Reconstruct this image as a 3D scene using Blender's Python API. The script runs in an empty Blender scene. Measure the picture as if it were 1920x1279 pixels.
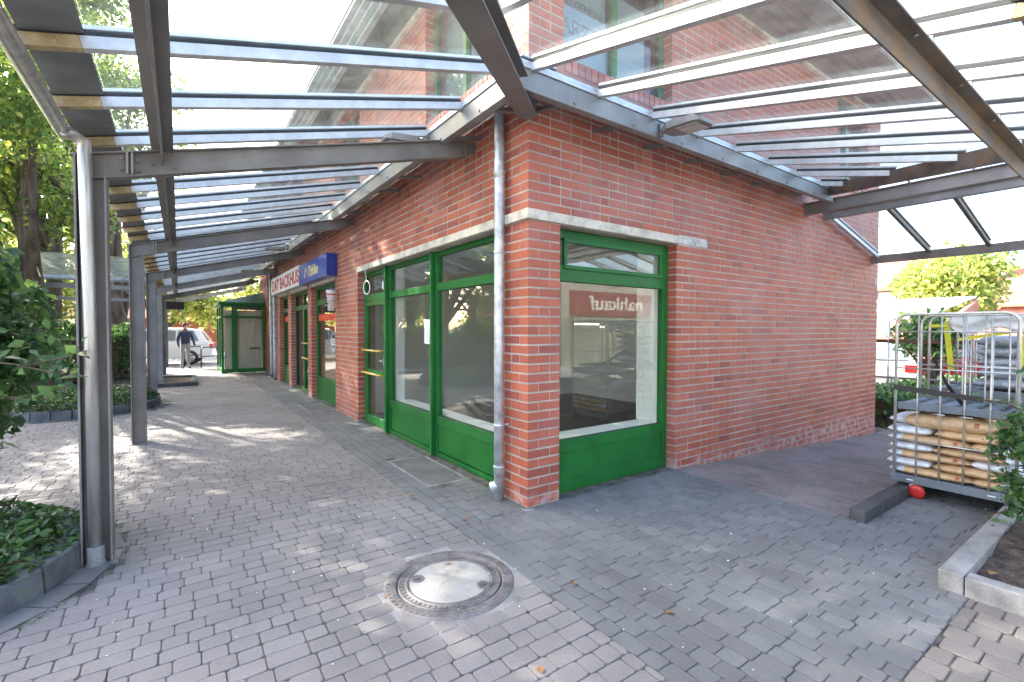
import bpy, math, random
import numpy as np
from mathutils import Vector, Matrix

# ---------------------------------------------------------------- camera, light, exposure
SC = bpy.context.scene
COL = SC.collection
R_ = math.radians
yaw, pitch, roll = .957709, -.02353, .001675
fw = Vector((math.cos(pitch)*math.cos(yaw), math.cos(pitch)*math.sin(yaw), math.sin(pitch)))
rt = Vector((math.sin(yaw), -math.cos(yaw), 0)); up = rt.cross(fw)
r2 = math.cos(roll)*rt + math.sin(roll)*up; u2 = -math.sin(roll)*rt + math.cos(roll)*up
cam = bpy.data.cameras.new('camera'); cam.sensor_width = 36; cam.lens = 886.64/1920*36
cam.clip_start = .03; cam.clip_end = 2000
co = bpy.data.objects.new('camera', cam); COL.objects.link(co)
M = Matrix.Identity(4)
for i in range(3):
    M[i][0] = r2[i]; M[i][1] = u2[i]; M[i][2] = -fw[i]
M[0][3], M[1][3], M[2][3] = -2.460, -3.258, 1.550
co.matrix_world = M
SC.camera = co

SUN_EL, SX, SY = R_(33), .53, .848          # sun comes from (-SX, +SY)
w = bpy.data.worlds.new('World'); SC.world = w; w.use_nodes = True
nt = w.node_tree; nt.nodes.clear()
sky = nt.nodes.new('ShaderNodeTexSky'); sky.sky_type = 'NISHITA'; sky.sun_disc = False
sky.sun_elevation = SUN_EL; sky.sun_rotation = math.atan2(-SX, SY)
sky.air_density = .8; sky.dust_density = 4; sky.ozone_density = .2
bg = nt.nodes.new('ShaderNodeBackground'); bg.inputs[1].default_value = .15
ow = nt.nodes.new('ShaderNodeOutputWorld')
nt.links.new(sky.outputs[0], bg.inputs[0]); nt.links.new(bg.outputs[0], ow.inputs[0])
sl = bpy.data.lights.new('sun', 'SUN'); sl.energy = 2.8; sl.angle = R_(.55); sl.color = (1, .93, .82)
so = bpy.data.objects.new('sun', sl); COL.objects.link(so)
sd = Vector((SX*math.cos(SUN_EL), -SY*math.cos(SUN_EL), -math.sin(SUN_EL)))
so.rotation_euler = sd.to_track_quat('-Z', 'Y').to_euler(); so.location = (-10, 20, 20)
SC.view_settings.view_transform = 'Standard'; SC.view_settings.look = 'None'
SC.view_settings.exposure = 3.0; SC.view_settings.gamma = 1
SC.render.engine = 'CYCLES'
SC.cycles.max_bounces = 12; SC.cycles.transparent_max_bounces = 40
SC.cycles.diffuse_bounces = 8; SC.cycles.glossy_bounces = 4; SC.cycles.transmission_bounces = 6
SC.cycles.sample_clamp_indirect = 12
SC.cycles.use_denoising = True

rnd = random.Random(7)
# ---------------------------------------------------------------- materials
def newmat(name):
    m = bpy.data.materials.new(name); m.use_nodes = True
    return m, m.node_tree, m.node_tree.nodes['Principled BSDF']
def mat(name, col, rough=.6, metal=0., var=.12, vscale=3., bump=0., bscale=60., attr=0., col2=None, spec=.5, fine=.0, coat=0., stretch=None, stain=None, stainz=None):
    """plain procedural surface: large patchy variation, fine grain, optional per-face attribute, bump"""
    m, t, b = newmat(name); N, L = t.nodes, t.links
    geo = N.new('ShaderNodeNewGeometry')
    src = geo.outputs['Position']
    if stretch:
        mp = N.new('ShaderNodeMapping'); mp.inputs['Scale'].default_value = stretch
        L.new(src, mp.inputs[0]); src = mp.outputs[0]
    n1 = N.new('ShaderNodeTexNoise'); n1.inputs['Scale'].default_value = vscale; n1.inputs['Detail'].default_value = 6; n1.inputs['Roughness'].default_value = .6
    L.new(src, n1.inputs['Vector'])
    c = col if len(col) == 4 else (*col, 1)
    mix = N.new('ShaderNodeMix'); mix.data_type = 'RGBA'; mix.clamp_factor = True
    d = col2 if col2 else tuple(x*(1-2.2*var) for x in col[:3])
    u = tuple(min(1, x*(1+var)) for x in col[:3])
    mix.inputs[6].default_value = (*d, 1); mix.inputs[7].default_value = (*u, 1)
    mr = N.new('ShaderNodeMapRange'); mr.inputs[1].default_value = .32; mr.inputs[2].default_value = .62
    L.new(n1.outputs['Fac'], mr.inputs[0]); L.new(mr.outputs[0], mix.inputs[0])
    out = mix.outputs[2]
    if attr:
        a = N.new('ShaderNodeAttribute'); a.attribute_name = 'rnd'
        m2 = N.new('ShaderNodeMapRange'); m2.inputs[3].default_value = 1-attr; m2.inputs[4].default_value = 1+attr
        L.new(a.outputs['Fac'], m2.inputs[0])
        vm = N.new('ShaderNodeVectorMath'); vm.operation = 'SCALE'
        L.new(out, vm.inputs[0]); L.new(m2.outputs[0], vm.inputs['Scale']); out = vm.outputs[0]
    if fine:
        n3 = N.new('ShaderNodeTexNoise'); n3.inputs['Scale'].default_value = bscale*2.3; n3.inputs['Detail'].default_value = 3
        L.new(geo.outputs['Position'], n3.inputs['Vector'])
        m3 = N.new('ShaderNodeMapRange'); m3.inputs[1].default_value = .3; m3.inputs[2].default_value = .7; m3.inputs[3].default_value = 1-fine; m3.inputs[4].default_value = 1+fine
        L.new(n3.outputs['Fac'], m3.inputs[0])
        vm = N.new('ShaderNodeVectorMath'); vm.operation = 'SCALE'
        L.new(out, vm.inputs[0]); L.new(m3.outputs[0], vm.inputs['Scale']); out = vm.outputs[0]
    if stain:      # (colour, scale, lo, hi)
        n4 = N.new('ShaderNodeTexNoise'); n4.inputs['Scale'].default_value = stain[1]; n4.inputs['Detail'].default_value = 7; n4.inputs['Roughness'].default_value = .65
        L.new(src, n4.inputs['Vector'])
        m4 = N.new('ShaderNodeMapRange'); m4.inputs[1].default_value = stain[2]; m4.inputs[2].default_value = stain[3]
        L.new(n4.outputs['Fac'], m4.inputs[0])
        mx = N.new('ShaderNodeMix'); mx.data_type = 'RGBA'; mx.inputs[7].default_value = (*stain[0], 1)
        L.new(out, mx.inputs[6]); L.new(m4.outputs[0], mx.inputs[0]); out = mx.outputs[2]
    L.new(out, b.inputs['Base Color'])
    b.inputs['Roughness'].default_value = rough; b.inputs['Metallic'].default_value = metal
    b.inputs['Specular IOR Level'].default_value = spec
    if coat: b.inputs['Coat Weight'].default_value = coat; b.inputs['Coat Roughness'].default_value = .12
    if rough < .9:
        r = N.new('ShaderNodeMapRange'); r.inputs[3].default_value = max(0, rough-.08); r.inputs[4].default_value = min(1, rough+.12)
        L.new(n1.outputs['Fac'], r.inputs[0]); L.new(r.outputs[0], b.inputs['Roughness'])
    if bump:
        n2 = N.new('ShaderNodeTexNoise'); n2.inputs['Scale'].default_value = bscale; n2.inputs['Detail'].default_value = 5
        L.new(geo.outputs['Position'], n2.inputs['Vector'])
        bp = N.new('ShaderNodeBump'); bp.inputs['Strength'].default_value = bump; bp.inputs['Distance'].default_value = .01
        L.new(n2.outputs['Fac'], bp.inputs['Height']); L.new(bp.outputs[0], b.inputs['Normal'])
    return m
def brickmat(name, cols):
    """per-brick colour from attribute, fine speckle, pale efflorescence patches"""
    m, t, b = newmat(name); N, L = t.nodes, t.links
    a = N.new('ShaderNodeAttribute'); a.attribute_name = 'rnd'
    cr = N.new('ShaderNodeValToRGB'); e = cr.color_ramp.elements
    e[0].position = 0; e[0].color = (*cols[0], 1); e[1].position = 1; e[1].color = (*cols[-1], 1)
    for i, c in enumerate(cols[1:-1]):
        x = e.new((i+1)/(len(cols)-1)); x.color = (*c, 1)
    L.new(a.outputs['Fac'], cr.inputs[0])
    g = N.new('ShaderNodeNewGeometry')
    n = N.new('ShaderNodeTexNoise'); n.inputs['Scale'].default_value = 55; n.inputs['Detail'].default_value = 5
    L.new(g.outputs['Position'], n.inputs['Vector'])
    mr = N.new('ShaderNodeMapRange'); mr.inputs[1].default_value = .3; mr.inputs[2].default_value = .7; mr.inputs[3].default_value = .86; mr.inputs[4].default_value = 1.12
    L.new(n.outputs['Fac'], mr.inputs[0])
    vm = N.new('ShaderNodeVectorMath'); vm.operation = 'SCALE'
    L.new(cr.outputs[0], vm.inputs[0]); L.new(mr.outputs[0], vm.inputs['Scale'])
    n2 = N.new('ShaderNodeTexNoise'); n2.inputs['Scale'].default_value = .9; n2.inputs['Detail'].default_value = 8; n2.inputs['Roughness'].default_value = .62
    L.new(g.outputs['Position'], n2.inputs['Vector'])
    m2 = N.new('ShaderNodeMapRange'); m2.inputs[1].default_value = .48; m2.inputs[2].default_value = .72; m2.inputs[3].default_value = 0; m2.inputs[4].default_value = .36
    L.new(n2.outputs['Fac'], m2.inputs[0])
    mx = N.new('ShaderNodeMix'); mx.data_type = 'RGBA'; mx.inputs[7].default_value = (.52, .30, .29, 1)
    L.new(vm.outputs[0], mx.inputs[6]); L.new(m2.outputs[0], mx.inputs[0])
    # splash-back lime at the foot of the walls
    sp = N.new('ShaderNodeSeparateXYZ'); L.new(g.outputs['Position'], sp.inputs[0])
    m3 = N.new('ShaderNodeMapRange'); m3.inputs[1].default_value = .17; m3.inputs[2].default_value = .0; m3.inputs[4].default_value = .75
    L.new(sp.outputs[2], m3.inputs[0])
    n3 = N.new('ShaderNodeTexNoise'); n3.inputs['Scale'].default_value = 9; n3.inputs['Detail'].default_value = 6
    L.new(g.outputs['Position'], n3.inputs['Vector'])
    m4 = N.new('ShaderNodeMapRange'); m4.inputs[1].default_value = .46; m4.inputs[2].default_value = .66
    L.new(n3.outputs['Fac'], m4.inputs[0])
    mu = N.new('ShaderNodeMath'); mu.operation = 'MULTIPLY'; L.new(m3.outputs[0], mu.inputs[0]); L.new(m4.outputs[0], mu.inputs[1])
    mx2 = N.new('ShaderNodeMix'); mx2.data_type = 'RGBA'; mx2.inputs[7].default_value = (.50, .42, .42, 1)
    L.new(mx.outputs[2], mx2.inputs[6]); L.new(mu.outputs[0], mx2.inputs[0])
    L.new(mx2.outputs[2], b.inputs['Base Color'])
    b.inputs['Roughness'].default_value = .55
    bp = N.new('ShaderNodeBump'); bp.inputs['Strength'].default_value = .35; bp.inputs['Distance'].default_value = .004
    L.new(n.outputs['Fac'], bp.inputs['Height']); L.new(bp.outputs[0], b.inputs['Normal'])
    return m
def glassmat(name, tint=(.86, .9, .88), refl=1.0, dirt=.0, dirtcol=(.7, .72, .68), dscale=4., ior=1.5):
    m = bpy.data.materials.new(name); m.use_nodes = True; t = m.node_tree; N, L = t.nodes, t.links; N.clear()
    o = N.new('ShaderNodeOutputMaterial'); tr = N.new('ShaderNodeBsdfTransparent'); tr.inputs[0].default_value = (*tint, 1)
    gl = N.new('ShaderNodeBsdfGlossy'); gl.inputs['Roughness'].default_value = .012
    lw = N.new('ShaderNodeLayerWeight'); lw.inputs[0].default_value = .5
    pw = N.new('ShaderNodeMath'); pw.operation = 'POWER'; pw.inputs[1].default_value = 5; L.new(lw.outputs['Facing'], pw.inputs[0])
    mu = N.new('ShaderNodeMath'); mu.operation = 'MULTIPLY_ADD'; mu.inputs[1].default_value = .96*min(1, refl); mu.inputs[2].default_value = .04*refl; mu.use_clamp = True
    L.new(pw.outputs[0], mu.inputs[0])
    mx = N.new('ShaderNodeMixShader'); L.new(mu.outputs[0], mx.inputs[0]); L.new(tr.outputs[0], mx.inputs[1]); L.new(gl.outputs[0], mx.inputs[2])
    last = mx.outputs[0]
    if dirt:
        g = N.new('ShaderNodeNewGeometry')
        n = N.new('ShaderNodeTexNoise'); n.inputs['Scale'].default_value = dscale; n.inputs['Detail'].default_value = 9; n.inputs['Roughness'].default_value = .7
        L.new(g.outputs['Position'], n.inputs['Vector'])
        mr = N.new('ShaderNodeMapRange'); mr.inputs[1].default_value = .35; mr.inputs[2].default_value = .75; mr.inputs[3].default_value = dirt*.25; mr.inputs[4].default_value = dirt
        L.new(n.outputs['Fac'], mr.inputs[0])
        df = N.new('ShaderNodeBsdfTranslucent'); df.inputs[0].default_value = (*dirtcol, 1)
        d2 = N.new('ShaderNodeBsdfDiffuse'); d2.inputs[0].default_value = (*dirtcol, 1)
        ms = N.new('ShaderNodeMixShader'); ms.inputs[0].default_value = .4; L.new(df.outputs[0], ms.inputs[1]); L.new(d2.outputs[0], ms.inputs[2])
        m3 = N.new('ShaderNodeMixShader'); L.new(mr.outputs[0], m3.inputs[0]); L.new(last, m3.inputs[1]); L.new(ms.outputs[0], m3.inputs[2]); last = m3.outputs[0]
    L.new(last, o.inputs[0])
    return m
def leafmat(name, cols, trans=.45, rough=.42):
    m = bpy.data.materials.new(name); m.use_nodes = True; t = m.node_tree; N, L = t.nodes, t.links; N.clear()
    o = N.new('ShaderNodeOutputMaterial')
    a = N.new('ShaderNodeAttribute'); a.attribute_name = 'rnd'
    cr = N.new('ShaderNodeValToRGB'); e = cr.color_ramp.elements
    e[0].position = 0; e[0].color = (*cols[0], 1); e[1].position = 1; e[1].color = (*cols[-1], 1)
    for i, c in enumerate(cols[1:-1]):
        x = e.new((i+1)/(len(cols)-1)); x.color = (*c, 1)
    L.new(a.outputs['Fac'], cr.inputs[0])
    p = N.new('ShaderNodeBsdfPrincipled'); p.inputs['Roughness'].default_value = rough; L.new(cr.outputs[0], p.inputs['Base Color'])
    tl = N.new('ShaderNodeBsdfTranslucent')
    hs = N.new('ShaderNodeHueSaturation'); hs.inputs['Hue'].default_value = .485; hs.inputs['Saturation'].default_value = 1.1; hs.inputs['Value'].default_value = 2.4
    L.new(cr.outputs[0], hs.inputs['Color']); L.new(hs.outputs[0], tl.inputs[0])
    mx = N.new('ShaderNodeMixShader'); mx.inputs[0].default_value = trans
    L.new(p.outputs[0], mx.inputs[1]); L.new(tl.outputs[0], mx.inputs[2]); L.new(mx.outputs[0], o.inputs[0])
    return m
def emitmat(name, col, s):
    m = bpy.data.materials.new(name); m.use_nodes = True; t = m.node_tree; b = t.nodes['Principled BSDF']
    b.inputs['Base Color'].default_value = (*col, 1); b.inputs['Emission Color'].default_value = (*col, 1); b.inputs['Emission Strength'].default_value = s
    return m

MT = dict(
 brick=brickmat('red_brick', [(.27,.070,.052),(.34,.086,.054),(.38,.095,.054),(.41,.105,.056),(.45,.120,.062),(.41,.108,.062),(.36,.095,.066)]),
 mortar=mat('mortar', (.42,.385,.33), .95, var=.14, vscale=2.5, bump=.5, bscale=120, fine=.12),
 green=mat('green_paint', (.010,.135,.024), .42, var=.10, vscale=3, bump=.03, bscale=20, spec=.35, stain=((.03,.13,.04), 5, .6, .9), fine=.03),
 steel=mat('grey_steel_paint', (.198,.190,.182), .5, .1, var=.14, vscale=2.2, bump=.06, bscale=40, stain=((.19,.165,.13), 1.8, .58, .88), fine=.06),
 steellt=mat('light_grey_steel', (.28,.277,.268), .5, .2, var=.14, vscale=2.2, bump=.05, bscale=40, fine=.05),
 rustbeam=mat('weathered_steel', (.15,.135,.12), .55, .15, var=.2, vscale=2.5, bump=.08, bscale=40, stain=((.24,.15,.06), 3.5, .45, .72), fine=.08, stretch=(1,3,3)),
 alu=mat('glazing_bar_aluminium', (.58,.60,.61), .36, .3, var=.08, vscale=8, bump=.03, bscale=60, fine=.05),
 tan=mat('warm_bounce_tan_bar', (.44,.35,.19), .75, var=.2, vscale=9, bump=.1, bscale=50, fine=.15, stain=((.20,.14,.07), 12, .58, .75)),  # warm bounce light under the eaves strip, painted onto the bar ends
 gasket=mat('black_gasket', (.02,.02,.022), .6, var=.1),
 galv=mat('galvanised_zinc', (.56,.59,.61), .42, .55, var=.16, vscale=12, bump=.05, bscale=80, fine=.14),
 zinc2=mat('weathered_zinc_pipe', (.44,.49,.53), .5, .4, var=.18, vscale=10, fine=.1, bump=.04, bscale=80),
 inox=mat('brushed_steel_pipe', (.50,.50,.48), .3, .65, var=.14, vscale=3, stretch=(6,6,.5), stain=((.30,.22,.14), 4, .56, .8)),
 lintel=mat('rendered_lintel', (.60,.56,.47), .85, var=.16, vscale=7, bump=.35, bscale=70, fine=.08),
 patch=mat('cement_patch', (.52,.52,.48), .95, var=.2, vscale=10, bump=.6, bscale=35, fine=.12),
 white=mat('white_paint', (.87,.88,.88), .5, var=.04),
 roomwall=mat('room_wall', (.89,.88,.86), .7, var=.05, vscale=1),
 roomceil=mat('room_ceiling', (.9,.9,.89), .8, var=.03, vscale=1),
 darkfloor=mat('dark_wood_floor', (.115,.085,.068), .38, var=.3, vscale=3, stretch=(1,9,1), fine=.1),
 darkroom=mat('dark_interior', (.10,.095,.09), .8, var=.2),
 glass=glassmat('shop_glass', (.95,.97,.94), 2.0),
 glassup=glassmat('upper_glass', (.7,.76,.74), 2.6),
 rglass=glassmat('canopy_glass', (.955,.98,.97), .75, dirt=.06, dscale=6),
 rglass2=glassmat('dirty_canopy_glass', (.85,.88,.84), 1.2, dirt=.8, dirtcol=(.62,.66,.60), dscale=2.5),
 pave=mat('grey_violet_paver', (.212,.197,.190), .82, var=.14, vscale=.9, attr=.08, bump=.3, bscale=75, fine=.16, col2=(.170,.158,.151), stain=((.30,.275,.24), 3, .6, .85)),
 slate=mat('slate_blue_paver', (.157,.160,.161), .8, var=.12, vscale=1.0, attr=.10, bump=.3, bscale=75, fine=.16, stain=((.19,.20,.205), 2.5, .55, .85)),
 pavered=mat('brownish_paver', (.205,.180,.163), .85, var=.12, vscale=1.5, attr=.10, bump=.3, bscale=75, fine=.15),
 ramp=mat('ramp_paver', (.225,.19,.18), .85, var=.12, vscale=1.5, attr=.10, bump=.3, bscale=75, fine=.15),
 joint=mat('joint_sand', (.12,.11,.10), .95, var=.35, vscale=6, bump=.6, bscale=60, fine=.2, stain=((.06,.085,.035), 2.2, .58, .7)),
 asphalt=mat('sunlit_asphalt', (.28,.265,.24), .9, var=.12, vscale=.6, bump=.3, bscale=30, fine=.1),
 kerb=mat('concrete_kerb', (.27,.265,.26), .9, var=.2, vscale=4, bump=.5, bscale=50, fine=.15, stain=((.13,.14,.09), 3, .55, .75)),
 darkkerb=mat('dark_kerb', (.075,.078,.08), .85, var=.2, vscale=4, bump=.5, bscale=50, fine=.15),
 basalt=mat('basalt_block', (.105,.115,.122), .8, var=.2, vscale=6, bump=.4, bscale=60, fine=.15, attr=.2, stain=((.11,.13,.06), 6, .56, .72)),
 soil=mat('soil', (.075,.055,.042), .97, var=.4, vscale=12, bump=1., bscale=28, fine=.3),
 iron=mat('cast_iron', (.20,.185,.18), .62, .25, var=.2, vscale=12, bump=.3, bscale=90, fine=.15),
 concrete=mat('pale_concrete', (.40,.38,.34), .85, var=.16, vscale=6, bump=.3, bscale=80, fine=.15, stain=((.26,.27,.28), 3, .5, .72)),
 black=mat('black_plastic', (.018,.018,.02), .5, var=.2),
 yellow=mat('yellow_handle', (.62,.44,.08), .35, var=.1, coat=.3),
 strapy=mat('yellow_strap', (.62,.62,.03), .55, var=.1),
 blue=mat('blue_sign', (.018,.05,.33), .28, var=.05, coat=.3),
 oppwall=mat('grey_facade', (.20,.19,.175), .8, var=.1), boothroof=mat('green_zinc_roof', (.05,.13,.10), .5, var=.2, vscale=4), blind=mat('beige_blind', (.56,.53,.46), .8, var=.08, vscale=6, stretch=(6,1,.3)), soffitgrey=mat('grey_soffit_board', (.17,.165,.175), .75, var=.15, vscale=3), dimmedwhite=mat('dimmed_white_letter', (.34,.33,.32), .6), dimmedred=mat('dimmed_red_fascia', (.13,.022,.02), .5, var=.1), tubel=emitmat('lit_tube', (1,.98,.92), 2.2),  # fascia red and letter white darkened to keep their window reflection dim
 redpl=mat('red_plastic', (.62,.025,.02), .4, var=.1),
 redtext=mat('red_lettering', (.45,.02,.03), .5, var=.1),
 gold=mat('cream_lettering', (.75,.62,.30), .4, var=.1),
 signwhite=mat('sign_white', (.72,.73,.76), .35, var=.04),
 orangered=mat('orange_sticker', (.70,.07,.03), .5, var=.12, vscale=20),
 wood=mat('plywood', (.42,.24,.12), .55, var=.2, vscale=4, stretch=(1,1,8)),
 paper=mat('paper', (.78,.82,.88), .7, var=.04),
 greyink=mat('grey_lettering', (.35,.38,.40), .7),
 sack=mat('tan_sack', (.56,.38,.21), .5, var=.12, vscale=9, bump=.25, bscale=16, fine=.08),
 sackw=mat('white_sack', (.62,.66,.72), .42, var=.14, vscale=9, bump=.35, bscale=16),
 sackgr=mat('grey_bag', (.36,.40,.44), .45, var=.2, vscale=14, bump=.5, bscale=18),
 sackr=mat('sack_print_red', (.36,.10,.06), .5, var=.3, vscale=60),
 sackg=mat('sack_print_green', (.42,.46,.26), .5, var=.3, vscale=40),
 shelf=mat('grey_plastic_shelf', (.13,.16,.19), .5, var=.15),
 cage=mat('cage_steel', (.56,.56,.52), .38, .6, var=.12, vscale=12),
 film=mat('plastic_film', (.72,.73,.72), .35, var=.1, bump=.8, bscale=14),
 bark=mat('bark', (.13,.10,.075), .95, var=.3, vscale=6, bump=1., bscale=18, fine=.2, stretch=(1,1,.3)),
 twig=mat('twig', (.10,.065,.04), .9, var=.2),
 rooftile=mat('red_roof_tile', (.36,.15,.09), .8, var=.2, vscale=3),
 slateroof=mat('grey_roof', (.17,.18,.18), .75, var=.15, vscale=4),
 soffit=mat('dark_soffit', (.075,.085,.08), .8, var=.2),
 eave=mat('eave_board', (.40,.45,.47), .6, var=.15, vscale=5),
 render_=mat('render_wall', (.48,.20,.14), .85, var=.1, vscale=2),
 carw=mat('white_car_paint', (.78,.79,.8), .2, var=.02, coat=.8),
 carr=mat('red_car_paint', (.45,.02,.02), .2, var=.02, coat=.8),
 cars=mat('silver_car_paint', (.42,.44,.46), .25, .5, var=.02, coat=.8),
 carg=mat('car_glass', (.16,.19,.22), .15, var=.05),
 tyre=mat('tyre', (.025,.025,.026), .85, var=.1),
 rim=mat('rim', (.5,.5,.5), .3, .8),
 lampred=mat('tail_lamp', (.55,.02,.02), .2, var=.1, coat=.5),
 skin=mat('skin', (.5,.32,.24), .6, var=.05), navy=mat('navy_jacket', (.03,.04,.075), .8, var=.15), greytr=mat('grey_trousers', (.26,.25,.25), .85, var=.1), hair=mat('hair', (.06,.04,.03), .7),
 lens=mat('lamp_lens', (.55,.56,.54), .25, var=.1), terra=mat('plant_pot', (.40,.42,.46), .5, var=.2),
 leafdark=leafmat('shrub_leaves', [(.026,.06,.024),(.042,.095,.034),(.06,.13,.045),(.095,.19,.06),(.15,.25,.08)], .35, .32),
 leaftree=leafmat('tree_leaves', [(.05,.095,.03),(.08,.135,.04),(.12,.18,.05),(.17,.225,.06),(.30,.29,.08)], .6),
 leafyel=leafmat('yellow_green_leaves', [(.09,.15,.04),(.16,.22,.06),(.26,.31,.09),(.38,.39,.14),(.46,.40,.18)], .5),
 leafcov=leafmat('ground_cover_leaves', [(.022,.055,.018),(.035,.085,.025),(.055,.13,.03),(.09,.19,.045)], .25, .35),
 leaffall=leafmat('dry_leaves', [(.25,.12,.05),(.38,.2,.08),(.42,.30,.12)], .1),
)
# ---------------------------------------------------------------- mesh helpers
class MB:
    def __init__(s): s.v = []; s.f = []; s.mi = []; s.r = []; s.cur = 0; s.cr = None; s.sm = []
    def add(s, vs, fs, rv=None, smooth=False):
        b = len(s.v); s.v += [tuple(x) for x in vs]
        rr = rv if rv is not None else (s.cr if s.cr is not None else rnd.random())
        for f in fs: s.f.append(tuple(b+i for i in f)); s.mi.append(s.cur); s.r.append(rr); s.sm.append(smooth)
        return s
    def box(s, x0, y0, z0, x1, y1, z1, rv=None):
        x0, x1 = min(x0, x1), max(x0, x1); y0, y1 = min(y0, y1), max(y0, y1); z0, z1 = min(z0, z1), max(z0, z1)
        return s.add([(x0,y0,z0),(x1,y0,z0),(x1,y1,z0),(x0,y1,z0),(x0,y0,z1),(x1,y0,z1),(x1,y1,z1),(x0,y1,z1)],
            [(0,3,2,1),(4,5,6,7),(0,1,5,4),(1,2,6,5),(2,3,7,6),(3,0,4,7)], rv)
    def bar(s, a, b, wd, ht, upv=(0,0,1), off=(0,0)):
        """rectangular bar from a to b; wd sideways, ht along up; off = (side, up) shift"""
        a, b = Vector(a), Vector(b); d = (b-a).normalized(); u = Vector(upv); sd_ = d.cross(u).normalized(); u = sd_.cross(d)
        vs = []
        for p in (a, b):
            for sx, sz in ((-1,-1),(1,-1),(1,1),(-1,1)):
                vs.append(p + sd_*(sx*wd/2+off[0]) + u*(sz*ht/2+off[1]))
        return s.add(vs, [(0,1,2,3),(7,6,5,4),(0,4,5,1),(1,5,6,2),(2,6,7,3),(3,7,4,0)])
    def ibeam(s, a, b, W, H, tw=.008, tf=.012, upv=(0,0,1), top=True, bot=True):
        s.bar(a, b, tw, H-(tf if top else 0)-(tf if bot else 0), upv, (0, (tf if bot else 0)/2-(tf if top else 0)/2))
        if top: s.bar(a, b, W, tf, upv, (0, H/2-tf/2))
        if bot: s.bar(a, b, W, tf, upv, (0, -H/2+tf/2))
        return s
    def tube(s, pts, rad, n=12, cap=True):
        pts = [Vector(p) for p in pts]; k = len(pts); rads = rad if isinstance(rad, (list, tuple)) else [rad]*k
        vs, fs = [], []; prev = None
        for i, p in enumerate(pts):
            d = (pts[min(i+1, k-1)]-pts[max(i-1, 0)]).normalized()
            if prev is None:
                u = d.orthogonal().normalized()
            else:
                u = (prev - d*prev.dot(d)).normalized()
            prev = u; v_ = d.cross(u)
            for j in range(n):
                an = 2*math.pi*j/n; vs.append(p + (u*math.cos(an)+v_*math.sin(an))*rads[i])
        for i in range(k-1):
            for j in range(n):
                a_, b_ = i*n+j, i*n+(j+1) % n
                fs.append((a_, b_, b_+n, a_+n))
        s.add(vs, fs, smooth=True)
        if cap:
            b0 = len(s.v)-len(vs)
            s.f.append(tuple(b0+j for j in reversed(range(n)))); s.f.append(tuple(b0+(k-1)*n+j for j in range(n)))
            s.mi += [s.cur]*2; s.r += [.5]*2; s.sm += [False]*2
        return s
    def lathe(s, prof, c=(0,0,0), n=32, axis='z'):
        vs, fs = [], []
        for r, z in prof:
            for j in range(n):
                an = 2*math.pi*j/n; x, y = r*math.cos(an), r*math.sin(an)
                p = {'z': (x, y, z), 'x': (z, x, y), 'y': (x, z, y)}[axis]
                vs.append((c[0]+p[0], c[1]+p[1], c[2]+p[2]))
        for i in range(len(prof)-1):
            for j in range(n):
                a_, b_ = i*n+j, i*n+(j+1) % n; fs.append((a_, b_, b_+n, a_+n))
        return s.add(vs, fs, smooth=True)
    def prism(s, poly, a, b, axis='y'):
        """extrude 2D poly; axis 'y': poly=(x,z); 'x': poly=(y,z); 'z': poly=(x,y)"""
        def P(p, t): return {'y': (p[0], t, p[1]), 'x': (t, p[0], p[1]), 'z': (p[0], p[1], t)}[axis]
        n = len(poly); vs = [P(p, a) for p in poly]+[P(p, b) for p in poly]
        fs = [tuple(range(n)), tuple(reversed(range(n, 2*n)))]+[(i, i+n, (i+1) % n+n, (i+1) % n) for i in range(n)]
        return s.add(vs, fs)
    def build(s, name, mats, parent=None, bev=0., loc=None, label=None, fix=True):
        me = bpy.data.meshes.new(name); me.from_pydata(s.v, [], s.f)
        if not isinstance(mats, (list, tuple)): mats = [mats]
        for m in mats: me.materials.append(MT[m] if isinstance(m, str) else m)
        me.polygons.foreach_set('material_index', s.mi)
        me.polygons.foreach_set('use_smooth', s.sm)
        at = me.attributes.new('rnd', 'FLOAT', 'FACE'); at.data.foreach_set('value', s.r)
        if fix:
            import bmesh
            bm = bmesh.new(); bm.from_mesh(me); bmesh.ops.recalc_face_normals(bm, faces=bm.faces); bm.to_mesh(me); bm.free()
        me.update()
        o = bpy.data.objects.new(name, me); COL.objects.link(o)
        if parent: o.parent = parent
        if bev:
            md = o.modifiers.new('bevel', 'BEVEL'); md.width = bev; md.segments = 2; md.limit_method = 'ANGLE'; md.angle_limit = R_(40)
        if label: o['label'] = label
        return o
def thing(name, label, cat, group=None, loc=(0,0,0), kind=None):
    o = bpy.data.objects.new(name, None); COL.objects.link(o); o.location = loc; o.empty_display_size = .1
    o['label'] = label; o['category'] = cat
    if group: o['group'] = group
    if kind: o['kind'] = kind
    return o
def tag(o, label, cat, group=None, kind=None):
    o['label'] = label; o['category'] = cat
    if group: o['group'] = group
    if kind: o['kind'] = kind
    return o
def struct(o): o['kind'] = 'structure'; return o
def place(o, loc):
    """child meshes are built in world coordinates: keep them there although their thing has a location"""
    for c in COL.objects:
        if c.parent == o and c.get('_w') is None:
            c.location = Vector(c.location)-Vector(loc); c['_w'] = 1
    o.location = loc
    for c in COL.objects:
        if '_w' in c: del c['_w']
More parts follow.
